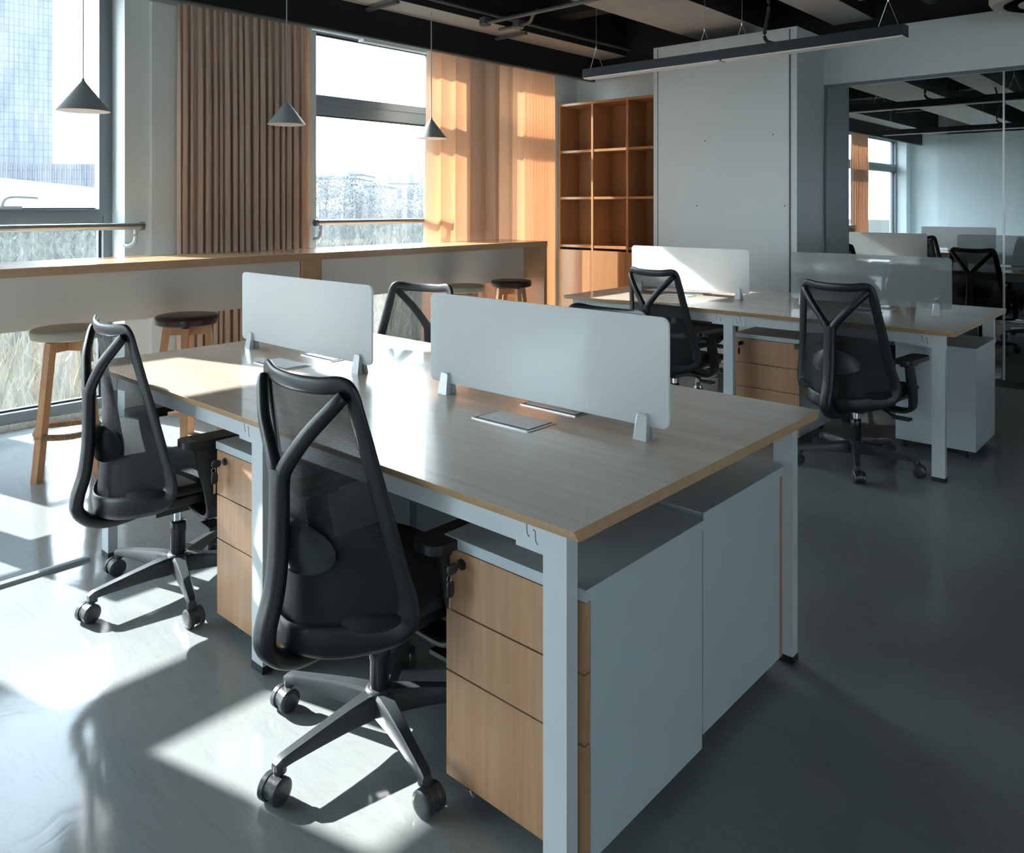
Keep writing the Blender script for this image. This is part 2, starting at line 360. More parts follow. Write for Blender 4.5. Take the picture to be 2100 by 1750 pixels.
ops = [(-4.9, -0.75), (-0.155, 0.90), (1.33, 2.11), (3.51, 4.99), (5.56, 6.42)]  # first opening is out of view, enlarged to let in more light
Z0, Z1 = 0.05, 2.82
b = BM()
ys = [YF - .2] + [v for o_ in ops for v in o_] + [YB + .2]
for i in range(0, len(ys), 2): box(b, WO, WX, ys[i], ys[i + 1], 0, ZC)
for y0, y1 in ops: box(b, WO, WX, y0, y1, Z1, ZC); box(b, WO, -5.50, y0, y1, 0, Z0 - .012)
wl = struct(obj('wall_left', b, 'wall'))
# shallow pilaster that carries the first curtain
boxo('pilaster', WX - .001, WX + .03, 2.27, 3.53, 0, 2.70, 'wall', wl)

def window(n, y0, y1, transom=None, sill=None, shown=True):
    w_ = struct(empty('window_%d' % n, (WO + .07, (y0 + y1) / 2, 0)))
    ox = -w_.location.x; oy = -w_.location.y
    def bx(name, x0, x1, ya, yb, za, zb, m, bev=0.004):
        return boxo(name, x0 + ox, x1 + ox, ya + oy, yb + oy, za, zb, m, w_, bevel=bev, seg=1)
    fw = 0.055; xa, xb = -5.585, -5.47
    b = BM()
    for (ya, yb, za, zb) in ((y0, y0 + fw, Z0, Z1), (y1 - fw, y1, Z0, Z1), (y0 + fw, y1 - fw, Z0, Z0 + fw), (y0 + fw, y1 - fw, Z1 - fw, Z1)):
        box(b, xa + ox, xb + ox, ya + oy, yb + oy, za, zb)
    obj('window_frame', b, 'alu', w_, bevel=0.004, seg=1)
    cuts = []
    if transom: cuts.append(transom)
    if sill: cuts.append(sill)
    for za, zb in cuts:
        h = zb - za
        bx('transom', xa, xb - .01, y0 + fw, y1 - fw, za, za + h * .62, 'alu')
        bx('transom', xa, xb + .012, y0 + fw, y1 - fw, za + h * .62, zb, 'alu')
    zs = [Z0 + fw] + sorted([v for c in cuts for v in c]) + [Z1 - fw]
    for i in range(0, len(zs), 2):
        bx('pane', -5.535, -5.525, y0 + fw - .005, y1 - fw + .005, zs[i] - .005, zs[i + 1] + .005, 'glass', 0)
        b = BM(); g = 0.012
        for (ya, yb, za, zb) in ((y0+fw, y0+fw+g, zs[i], zs[i+1]), (y1-fw-g, y1-fw, zs[i], zs[i+1]), (y0+fw+g, y1-fw-g, zs[i], zs[i]+g), (y0+fw+g, y1-fw-g, zs[i+1]-g, zs[i+1])):
            box(b, -5.55 + ox, -5.515 + ox, ya + oy, yb + oy, za, zb)
        obj('gasket', b, 'rubber', w_)
    return w_, ox, oy
window(1, *ops[0], transom=(2.105, 2.255)); window(2, *ops[1], transom=(2.105, 2.255))
w3, ox, oy = window(3, *ops[2], sill=(1.235, 1.335))
window(4, *ops[3], transom=(2.105, 2.255)); window(5, *ops[4], transom=(2.105, 2.255))
# handle of the sash in window 3
b = BM(); box(b, -5.475 + ox, -5.455 + ox, 1.44 + oy, 1.58 + oy, 1.335, 1.358)
obj('handle_plate', b, 'clamp', w3, bevel=0.006)
b = BM(); tube(b, catmull([(-5.462+ox, 1.475+oy, 1.355), (-5.45+ox, 1.48+oy, 1.385), (-5.44+ox, 1.50+oy, 1.408), (-5.44+ox, 1.56+oy, 1.413), (-5.44+ox, 1.66+oy, 1.408)], 5), [(.011, .009)] * 21, 10)
obj('handle', b, 'clamp', w3, smooth=True)
# inner sash frame right and bottom of window 3, proud of the outer frame
b = BM(); box(b, -5.52+ox, -5.445+ox, 2.02+oy, 2.056+oy, 1.335, 2.765); box(b, -5.52+ox, -5.445+ox, 1.385+oy, 2.02+oy, 1.335, 1.338)
obj('sash_stile', b, 'alu', w3, bevel=0.003, seg=1)
# low speckled kerb and sill strip under the glazing
for i, (y0, y1) in enumerate(ops):
    boxo('kerb', -5.50, -5.455, y0, y1, 0.0, 0.04, 'kerb', wl, bevel=0.003, seg=1)

# black fascia over the curtains, with its pale lower lip
boxo('fascia', -5.06, -5.03, YF, YB, 2.695, 2.935, 'fascia', wl)
boxo('fascia_lip', -5.075, -5.026, YF, YB, 2.682, 2.695, 'conduit', wl)
boxo('soffit', WX, -5.06, YF, YB, 2.80, 2.83, 'wall', wl)
# fittings at the head of window 4
boxo('closer_rail', -5.44, -5.30, 3.56, 4.95, 2.762, 2.782, 'white_metal', wl, bevel=.003, seg=1)
boxo('closer_arm', -5.40, -5.33, 4.05, 4.86, 2.728, 2.762, 'steel', wl, bevel=.006)

# back wall, header above the glass partition, cased column
b = BM(); box(b, WX, -3.2, YB, YB + .12, 0, 2.83); wb = struct(obj('wall_back', b, 'wall'))
b = BM(); box(b, -2.602, XR, YB, YB + .12, 2.40, 2.83); struct(obj('wall_header', b, 'wall'))
b = BM(); box(b, WX, XR, YB + .12, YB + .16, 2.83, ZC); obj('upper_wall', b, 'black_paint', wb)
b = BM(); box(b, -3.95, -2.602, 6.305, YB + .1, 0, 2.815); col_ = struct(obj('wall_column', b, 'case'))
boxo('front_panel', -3.895, -2.665, 6.297, 6.306, 0.0, 2.80, 'case', col_)
b = BM()
for x in (-3.90, -2.66): box(b, x - .0035, x + .0035, 6.2975, 6.3055, 0, 2.80)
obj('panel_joint', b, 'slot', col_)
b = BM()
for (x, z) in ((-3.42, 1.93), (-2.80, 1.95), (-3.5, 1.36), (-2.70, 1.36), (-2.78, .62)):
    lathe(b, [(0.0, 6.2962), (.006, 6.2962), (.006, 6.299)], 8, (x, 0, z), 'Y')
obj('screw', b, 'rubber', col_)

# glass partition with its rails, and the dim room behind it
gp = struct(empty('window_6', (-1.0, YB + .03, 0)))
def gx(name, x0, x1, y0, y1, z0, z1, m, bev=0.0): return boxo(name, x0 + 1.0, x1 + 1.0, y0 - YB - .03, y1 - YB - .03, z0, z1, m, gp, bevel=bev, seg=1)
gx('pane', -2.585, -1.268, 6.895, 6.905, .05, 2.372, 'mirror_glass')
gx('pane', -1.258, .35, 6.895, 6.905, .05, 2.372, 'mirror_glass'); gx('pane', .36, 2.2, 6.895, 6.905, .05, 2.372, 'mirror_glass')
gx('pane', 2.21, XR, 6.895, 6.905, .05, 2.372, 'mirror_glass')
gx('bottom_rail', -2.60, XR, 6.875, 6.93, 0, .052, 'rubber'); gx('top_rail', -2.60, XR, 6.875, 6.93, 2.372, 2.40, 'alu')
gx('side_rail', -2.60, -2.585, 6.88, 6.92, .05, 2.372, 'alu')
for x in (-1.263, .355, 2.205): gx('joint_strip', x - .006, x + .006, 6.885, 6.915, .05, 2.372, 'steel')
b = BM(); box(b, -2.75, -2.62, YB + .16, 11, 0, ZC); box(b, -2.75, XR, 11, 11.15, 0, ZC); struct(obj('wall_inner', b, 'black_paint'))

def pierced(name, m, along, c0, c1, lo, hi, ops_, z0, z1, zt=ZC):
    """wall slab between c0..c1 (thickness axis) running along 'X' or 'Y' with openings"""
    b = BM(); v = [lo] + [q for o_ in ops_ for q in o_] + [hi]
    def bx2(a0, a1, za, zb):
        if along == 'Y': box(b, c0, c1, a0, a1, za, zb)
        else: box(b, a0, a1, c0, c1, za, zb)
    for i in range(0, len(v), 2): bx2(v[i], v[i + 1], 0, zt)
    for a0, a1 in ops_: bx2(a0, a1, 0, z0); bx2(a0, a1, z1, zt)
    return struct(obj(name, b, m))
RO = [(-.3, .7)]; FO = [(3.2, 4.2)]  # small windows added in the unseen walls to light the cabinet sides
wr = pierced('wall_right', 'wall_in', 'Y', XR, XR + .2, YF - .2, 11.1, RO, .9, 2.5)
wf = pierced('wall_front', 'wall', 'X', YF - .2, YF, WO, XR, FO, .3, 2.75)
wn_ = 7
for (a0, a1), ax in [(o_, 'Y') for o_ in RO] + [(o_, 'X') for o_ in FO]:  # frames and panes for the added light openings
    zb = .9 if ax == 'Y' else .3
    e_ = struct(empty('window_%d' % wn_, (XR + .1, (a0 + a1) / 2, 0) if ax == 'Y' else ((a0 + a1) / 2, YF - .1, 0), 0 if ax == 'Y' else R(90))); wn_ += 1
    L = a1 - a0; b = BM()
    for (ya, yb, za, zc_) in ((-L/2, -L/2 + .06, zb, 2.75), (L/2 - .06, L/2, zb, 2.75), (-L/2 + .06, L/2 - .06, zb, zb + .06), (-L/2 + .06, L/2 - .06, 2.69, 2.75), (-.03, .03, zb + .06, 2.69)):
        box(b, -.04, .04, ya, yb, za, zc_)
    obj('window_frame', b, 'alu', e_)
    for s_ in (-1, 1): boxo('pane', -.005, .005, *sorted((s_ * .03, s_ * (L/2 - .06))), zb + .06, 2.69, 'glass', e_)
b = BM(); box(b, -4.6, -2.2, YF, YF + .5, 0, 2.86); obj('cased_column', b, 'case', wf)

# ceiling with beams
b = BM(); box(b, WO, XR + .15, YF - .15, 11.2, ZC, ZC + .15); ce = struct(obj('ceiling', b, 'black_paint'))
def beam_y(x0, x1, z, z1=ZC, y0=YF, y1=YB + .12):
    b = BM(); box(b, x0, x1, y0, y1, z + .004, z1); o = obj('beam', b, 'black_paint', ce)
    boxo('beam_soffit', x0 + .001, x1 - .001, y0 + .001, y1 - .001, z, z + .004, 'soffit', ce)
beam_y(-5.03, -4.71, 2.93); beam_y(-3.74, -3.07, 2.93); beam_y(-2.56, -2.22, 2.93); beam_y(-1.25, -.75, 2.95); beam_y(0.3, .8, 2.93); beam_y(1.9, 2.5, 2.93)
for y in (2.9, 5.75, .1, -2.3):
    for x0, x1 in ((-4.71, -3.74), (-3.07, -2.56), (-2.22, -1.25), (-.75, .3), (.8, 1.9)):
        boxo('cross_beam', x0, x1, y, y + .22, 3.12, ZC, 'black_paint', ce)

# ------------------------------------------------------------------ ceiling services
def pipe(label, pts, r, m='conduit', n=10, smooth=True, name='conduit', cat='pipe', group=None):
    b = BM(); tube(b, pts, r, n); o = obj(name, b, m, None, smooth=smooth); return tag(o, label, cat, group)
def px(u, v, z):      # construction aid: a point at height z on the photograph's line of sight
    th = R(42.12); a = (u - 1051.7) / 1627.8; c = -(v - 421.9) / 1627.8
    d = (z - 1.3615) / c
    return ((-math.sin(th) + math.cos(th) * a) * d, (math.cos(th) + math.sin(th) * a) * d, z)
pipe('grey conduit running along the black beam above the curtains', [(-4.66, 1.5, 2.985), (-4.66, YB + .1, 2.985)], .014)
pipe('long grey conduit crossing the ceiling above the cased column', [(-4.62, 4.80, 2.90), (-1.9, 4.80, 2.90), (-1.9, 4.80, 3.4)], .017)
pipe('short bent grey conduit beside the second junction box', catmull([(-4.66, 4.98, 2.875), (-4.45, 4.98, 2.875), (-4.30, 4.96, 2.88), (-4.18, 4.86, 2.895), (-4.10, 4.83, 2.93)], 6), .014)
pipe('thin grey conduit on the ceiling near the right end of the lamp', [(-2.0, 5.95, 2.86), (-.2, 5.95, 2.86), (-.2, 5.95, 3.2)], .016)
pipe('curved grey flexible duct high in the right corner', catmull([px(1830, 30, 2.98), px(1862, 38, 2.97), px(1895, 22, 2.98), px(1912, 5, 3.05), px(1925, -20, 3.2)], 6), .022)
pipe('thick dark duct along the top right of the ceiling', [(-1.75, 3.2, 3.02), (-1.75, YB, 3.02)], .07)
for i, (x, y, z, lb) in enumerate(((-4.655, 4.80, 2.90, 'grey junction box at the corner of the long conduit'), (-4.44, 4.98, 2.875, 'grey junction box on the short bent conduit'), (-1.98, 5.5, 2.93, 'grey ceiling junction box above the right end of the lamp'))):
    r_ = empty('junction_box', (x, y, z)); tag(r_, lb, 'junction box', 'ceiling junction boxes')
    b = BM(); box(b, -.035, .035, -.035, .035, -.01, .045); obj('box_body', b, 'conduit', r_, bevel=.006)
    b = BM(); lathe(b, [(.045, -.022), (.05, -.016), (.05, -.010)], 20); obj('cover_plate', b, 'conduit', r_, smooth=True)
for i, y in enumerate((3.86, 5.33)):
    r_ = empty('cable_tray', (-4.86, y, 2.90)); tag(r_, ('slotted metal channel under the beam, above the window by the third pendant lamp', 'slotted metal channel under the beam, above the orange curtain')[i], 'bracket', 'slotted channels under the beam')
    b = BM(); box(b, -.24, .2, -.018, .018, -.012, .012); obj('channel', b, 'galv', r_, bevel=.003, seg=1)
    b = BM(); box(b, -.003 + .15, .003 + .15, -.003, .003, .012, .10); obj('hanger_rod', b, 'galv', r_)
    for k in range(8): boxo('slot', -.21 + k * .05, -.18 + k * .05, -.004, .004, -.0135, -.0118, 'slot', r_)
# round air conditioner at the top right corner
ac = empty('air_conditioner', (px(2185, -72, 2.93)[0], px(2185, -72, 2.93)[1], 2.72)); tag(ac, 'cream round ceiling air conditioner at the top right corner', 'air conditioner')
b = BM(); lathe(b, [(.40, .10), (.43, .05), (.43, .01), (.41, -.02), (.36, -.03), (.345, -.022)], 48); obj('body', b, 'cream', ac, smooth=True)
b = BM(); lathe(b, [(.345, -.022), (.32, .01), (.29, .012), (.27, -.02)], 48); obj('air_slot', b, 'rubber', ac, smooth=True)
b = BM(); lathe(b, [(.27, -.02), (.20, -.035), (.02, -.04)], 48); obj('centre_cover', b, 'cream', ac, smooth=True)
boxo('hanger', -.02, .02, -.02, .02, .1, .72, 'conduit', ac)

# ------------------------------------------------------------------ linear lamps
def linear_lamp(x0, x1, y, z, lb):
    L = x1 - x0; r_ = empty('linear_lamp', ((x0 + x1) / 2, y, z)); tag(r_, lb, 'ceiling lamp', 'long suspended linear lamps')
    for s in (-1, 1):
        xa, xb = (-L/2, -.002) if s < 0 else (.002, L/2)
        b = BM(); box(b, xa, xb, -.05, .05, .008, .075); obj('housing', b, 'lamp_body', r_, bevel=.003, seg=1)
        b = BM(); box(b, xa + .008, xb - .008, -.044, .044, .0, .009); obj('diffuser', b, 'diffuser', r_)
    b = BM(); box(b, -.005, .005, -.051, .051, .006, .077); obj('joint', b, 'rubber', r_)
    for x in (-L/2 + .10, -.14, .14, L/2 - .10):
        b = BM(); top = 2.93 - z if abs(x) < L else .5
        zt = (2.928 if any(q0 < (x0 + x1) / 2 + x < q1 for q0, q1 in ((-3.74, -3.07), (-2.56, -2.22))) else ZC - .01) - z
        for bx_, ins in ((x - .06, 0), (x + .06, 0)): tube(b, [(bx_, 0, .074), (x, 0, .24)], .0016, 5)
        tube(b, [(x, 0, .24), (x, 0, zt)], .0018, 5); lathe(b, [(.004, .228), (.006, .24), (.004, .252)], 8, (x, 0, 0))
        obj('suspension_wire', b, 'steel', r_)
    b = BM(); P = catmull([(.36, 0, .076), (.30, 0, .13), (.33, 0, .35), (.28, 0, .6), (.30, 0, ZC - z - .01)], 8)
    tube(b, P, [.011 + .002 * (i % 2) for i in range(len(P))], 10); obj('power_cable', b, 'rubber', r_)
    return r_
linear_lamp(-3.77, -1.42, 5.03, 2.355, 'long dark linear lamp hanging over the far desk')
linear_lamp(-3.72, -1.47, 1.70, 2.37, 'long dark linear lamp seen only as a reflection in the glass partition')

# ------------------------------------------------------------------ curtains
def curtain(name, y0, y1, xc, fold_fn, label, z0=.02, z1=2.70, flare=None):
    ny = int((y1 - y0) * 420); nz = 26; b = BM(); g = []
    for i in range(ny + 1):
        s = i / ny; rowv = []
        for k in range(nz + 1):
            h = k / nz; z = z0 + (z1 - z0) * h
            y = y0 + (y1 - y0) * s
            dx, dy = fold_fn(s, h)
            if flare: dy += flare(s, h)
            rowv.append(b.verts.new((xc + dx, y + dy, z)))
        g.append(rowv)
    for i in range(ny):
        for k in range(nz): b.faces.new([g[i][k], g[i + 1][k], g[i + 1][k + 1], g[i][k + 1]])
    o = obj(name, b, 'curtain', None); 
    for p in o.data.polygons: p.use_smooth = True
    return tag(o, label, 'curtain', 'beige curtains on the window wall')
rc = random.Random(3); nf = 19
pos1 = [0]; 
for i in range(nf): pos1.append(pos1[-1] + rc.uniform(.7, 1.35))
pos1 = [p / pos1[-1] for p in pos1]; amp1 = [rc.uniform(.55, 1.15) for _ in range(nf)]; ph1 = [rc.uniform(-1, 1) for _ in range(nf + 1)]
def folds(pos, amps, ph, A, shift, top=.55):
    def fn(s, h):
        s2 = min(max(s + shift * math.sin(2.3 * h + 9 * s) * (1 - h) * .6, 0), .99999)
        for i in range(len(pos) - 1):
            if s2 < pos[i + 1]: break
        u = (s2 - pos[i]) / (pos[i + 1] - pos[i])
        a = A * amps[i] * (top + (1 - top) * min(1, (1 - h) * 4)); a *= 1 + .18 * ph[i] * math.sin(3 * h + i)
        c = math.cos(2 * math.pi * u)
        dx = a * math.copysign(abs(c) ** .75, c)
        dy = .55 * a * math.sin(4 * math.pi * u) * .6
        return dx, dy
    return fn
curtain('curtain', 2.40, 3.40, -5.150, folds(pos1, amp1, ph1, .034, .012), 'taupe curtain bunched in tight folds between the two windows')
curtain('curtain', -2.0, -1.15, -5.150, folds(pos1, amp1, ph1, .034, .012), 'taupe curtain seen only as a reflection in the glass partition')
pos2 = [0, .10, .20, .31, .42, .53, .64, .74, .765, .79, .815, .84, .865, .89, .915, .94, .97, 1.0]
amp2 = [.9, .75, .7, .7, .7, .7, .7, .8, .9, 1.1, 1.15, 1.1, 1.0, 1.1, 1.0, .9, .9]
def fn2(s, h):
    for i in range(len(pos2) - 1):
        if s < pos2[i + 1] or i == len(pos2) - 2: break
    u = min((s - pos2[i]) / (pos2[i + 1] - pos2[i]), 1); w_ = pos2[i + 1] - pos2[i]
    wide = w_ > .07                      # broad lobes with narrow creases, then tight folds
    a = (.085 if wide else .05) * amp2[i] * (.72 + .28 * min(1, (1 - h) * 3))
    lob = max(0.0, math.sin(math.pi * u)) ** (.62 if wide else .9)
    skew = .018 * math.sin(2 * math.pi * u) * (1 if wide else .3)
    return a * (lob - .62) + skew * .4, (.016 if wide else .006) * math.sin(2 * math.pi * u) * (.3 + (1 - h))
curtain('curtain', 4.60, 6.33, -5.135, fn2, 'sunlit orange curtain with broad pleats beside the bookcase', flare=lambda s, h: -.07 * max(0, 1 - s * 12) * max(0, .75 - h))

# ------------------------------------------------------------------ safety rails before the windows
def rail(y0, y1, lb, ends):
    r_ = empty('safety_rail', (-5.20, y0, 1.23)); tag(r_, lb, 'rail', 'safety rails before the windows')
    b = BM(); L = y1 - y0
    P = [(0, 0, 0), (0, L, 0)]; tube(b, P, [(.026, .022)] * 2, 14, exp=3.0); obj('rail_bar', b, 'steel', r_, smooth=True)
    for y in ends:
        b = BM(); P = catmull([(0, y, -.02), (0, y, -.075), (-.008, y - .008, -.11), (-.035, y - .03, -.128), (-.066, y - .045, -.118)], 5)
        tube(b, P, .013, 10); obj('rail_bracket', b, 'clamp', r_, smooth=True)
    for y, s in ((0, 1), (L, -1)):
        b = BM(); lathe(b, [(.018, -.016), (.027, -.012), (.028, 0), (.028, .012)] if s > 0 else [(.028, -.012), (.028, 0), (.027, .012), (.018, .016)], 16, (0, y, 0), 'Y'); obj('end_cap', b, 'alu', r_, smooth=True)
rail(1.10, 2.19, 'brushed metal safety rail before the large left window', (.10, 1.05))
rail(-.30, .98, 'brushed metal safety rail before the window left of the frame', (.10, 1.10))
rail(3.50, 4.86, 'brushed metal safety rail before the middle window', (.045, 1.30))

# ------------------------------------------------------------------ window counter
ct = empty('window_counter', (-4.73, 3.0, 0)); tag(ct, 'long high wooden counter with white front panel along the windows', 'counter')
cx, cy = 4.73, -3.0; CF, CB = -4.45, -5.01
for y0, y1 in ((.675, 3.0695), (3.0715, 5.375)):
    boxo('counter_top', CB + cx, CF + cx, y0 + cy, y1 + cy, 1.005, 1.051, 'counter', ct, bevel=.002, seg=1)
    boxo('front_panel', -4.706 + cx, -4.69 + cx, y0 + .04 + cy, y1 - .04 + cy, .703, 1.005, 'panel', ct)
for y, x0 in ((.675, -4.98), (3.005, -4.62), (5.335, -4.98)):
    boxo('support_panel', x0 + cx, CF - .005 + cx, y + cy, y + .04 + cy, 0, 1.005, 'counter', ct, bevel=.002, seg=1)
for y in (3.005, 5.335):
    b = BM(); lathe(b, [(0, y + cy - .001), (.004, y + cy - .001), (.004, y + cy + .002)], 8, (-4.53 + cx, 0, .965), 'Y'); obj('screw', b, 'galv', ct)

# ------------------------------------------------------------------ stools
def make_stool(leather, label, loc, rz, zt=.735):
    r_ = empty('bar_stool', (loc[0], loc[1], 0), R(rz)); tag(r_, label, 'stool', 'round bar stools along the counter')
    b = BM(); lathe(b, [(.0, zt - .052), (.160, zt - .052), (.170, zt - .046), (.173, zt - .022), (.170, zt - .008), (.162, zt - .001), (.10, zt + .003), (0, zt + .004)], 40)
    obj('seat', b, leather, r_, smooth=True, sharp=50)
    b = BM(); lathe(b, [(.167, zt - .012), (.1725, zt - .009), (.167, zt - .006)], 40); obj('seat_piping', b, leather, r_, smooth=True)
    b = BM(); box(b, -.085, .085, -.085, .085, zt - .062, zt - .056); box(b, -.07, .07, -.07, .07, zt - .057, zt - .051); obj('swivel_plate', b, 'rubber', r_)
    zk = zt - .064
    for k in range(4):
        a = R(45 + 90 * k); d = Vector((math.cos(a), math.sin(a), 0)); s = Vector((-d.y, d.x, 0)); hw = .019
        # leg: an angled bar mitred into a short top arm
        prof = [(.0, zk), (.128, zk), (.245, 0.0), (.208, 0.0), (.100, zk - .052), (.0, zk - .052)]
        legp = [(.128, zk), (.210, 0), (.172, 0), (.095, zk - .050)]
        armp = [(.0, zk), (.128, zk), (.095, zk - .050), (.0, zk - .050)]
        for nm, pr in (('leg', legp), ('top_arm', armp)):
            b = BM(); extrude_poly(b, [d * r0 + Vector((0, 0, z0)) - s * hw for r0, z0 in pr], s * 2 * hw)
            obj(nm, b, 'stool_wood', r_, bevel=.003, seg=1)
    zf = .215; rr_ = .170
    b = BM()
    for k in range(4):
        a0 = R(45 + 90 * k); a1 = R(45 + 90 * (k + 1))
        A = Vector((math.cos(a0), math.sin(a0), 0)) * rr_; B_ = Vector((math.cos(a1), math.sin(a1), 0)) * rr_
        P = []; n = 60
        for i in range(n + 1):
            t_ = i / n; p = A.lerp(B_, t_); p += ((A + B_) * .5).normalized() * .022 * math.sin(math.pi * t_); p.z = zf - .008 * math.sin(math.pi * t_); P.append(p)
        tube(b, P, [.0145 + .0022 * (i % 2) for i in range(n + 1)], 8)
    obj('rope_footrest', b, 'rope', r_, smooth=False)
    for k in range(4):
        b = BM(); a = R(45 + 90 * k); d = Vector((math.cos(a), math.sin(a), 0)); tube(b, [d * .135 + Vector((0, 0, zf)), d * .205 + Vector((0, 0, zf))], .006, 8)
        obj('bolt', b, 'chrome', r_)
    return r_
make_stool('leather_cream', 'cream leather bar stool nearest the camera, behind the leftmost office chair', (-4.435, 1.495), 71)
make_stool('leather_brown', 'dark brown leather bar stool at the left end of the near desk', (-4.45, 2.13), 14)
make_stool('leather_cream', 'cream leather bar stool mostly hidden behind the left desk divider', (-4.44, 2.68), 60)
make_stool('leather_cream', 'cream leather bar stool beside the far brown stool', (-4.50, 4.385), 30)
make_stool('leather_brown', 'dark brown leather bar stool by the wooden end of the counter', (-4.49, 4.945), 28)

# ------------------------------------------------------------------ pendant lamps
def pendant(u, v_rim, w_px, lb, D=.255):
    d = D * 1627.8 / w_px; th = R(42.12); a = (u - 1051.7) / 1627.8
    x = (-math.sin(th) + math.cos(th) * a) * d; y = (math.cos(th) + math.sin(th) * a) * d; z = 1.3615 - (v_rim - 421.9) / 1627.8 * d
    r_ = empty('pendant_lamp', (x, y, z)); tag(r_, lb, 'pendant lamp', 'cone pendant lamps over the counter')
    H = .155; Rr = D / 2
    b = BM(); lathe(b, [(Rr, 0), (.012, H - .004), (.008, H + .004), (.007, H + .014), (.0, H + .014)], 48); obj('shade', b, 'shade_grey', r_, smooth=True, sharp=60)
    b = BM(); lathe(b, [(Rr - .0005, -.0005), (Rr - .004, .0), (.012, H - .012), (0, H - .012)], 48); obj('shade_lining', b, 'shade_in', r_, smooth=True)
    b = BM(); lathe(b, [(0, .055), (.02, .062), (.028, .08), (.018, .10), (.012, .13)], 20); obj('bulb', b, 'shade_in', r_, smooth=True)
    top = (2.93 if -5.03 < x < -4.71 else ZC) - z
    b = BM(); tube(b, [(0, 0, H + .01), (0, 0, top)], .004, 8); obj('cord', b, 'cord', r_, smooth=True)
pendant(170.5, 228, 101, 'grey cone pendant lamp before the large left window')
pendant(588, 255.5, 77.5, 'grey cone pendant lamp before the taupe curtain')
pendant(884.5, 284, 64.5, 'grey cone pendant lamp beside the orange curtain')

# ------------------------------------------------------------------ bookcase on the back wall
bk = empty('bookcase', (-4.50, 6.71, 0)); tag(bk, 'tall orange wooden bookcase of open cubes above cupboards', 'bookcase')
bx0, bx1, by0, by1 = -5.255, -3.955, 6.53, 6.865; T = .025; H = 2.425
def bb(name, x0, x1, y0, y1, z0, z1, m='shelf', bev=.001): return boxo(name, x0 + 4.50, x1 + 4.50, y0 - 6.71, y1 - 6.71, z0, z1, m, bk, bevel=bev, seg=1)
cw = (bx1 - bx0 - T) / 3
for i in range(4): bb('upright', bx0 + i * cw, bx0 + i * cw + T, by0, by1, 0, H - T)
bb('top_board', bx0, bx1, by0 - .002, by1, H - T, H)
for z in (2.00, 1.58, .965):
    pass
zsh = [1.935, 1.452, .955]
for z in zsh:
    for i in range(3): bb('shelf_board', bx0 + i * cw + T, bx0 + (i + 1) * cw, by0 + .003, by1 - .01, z - T, z)
bb('back_board', bx0 + T, bx1 - T, by1 - .008, by1 - .001, .05, H - T)
for i in range(3):
    bb('door', bx0 + i * cw + T * .4, bx0 + (i + 1) * cw + T * .4 - .003, by0 - .020, by0 - .002, .06, .905, bev=.0015)
bb('plinth', bx0, bx1, by0 + .03, by0 + .05, 0, .06)

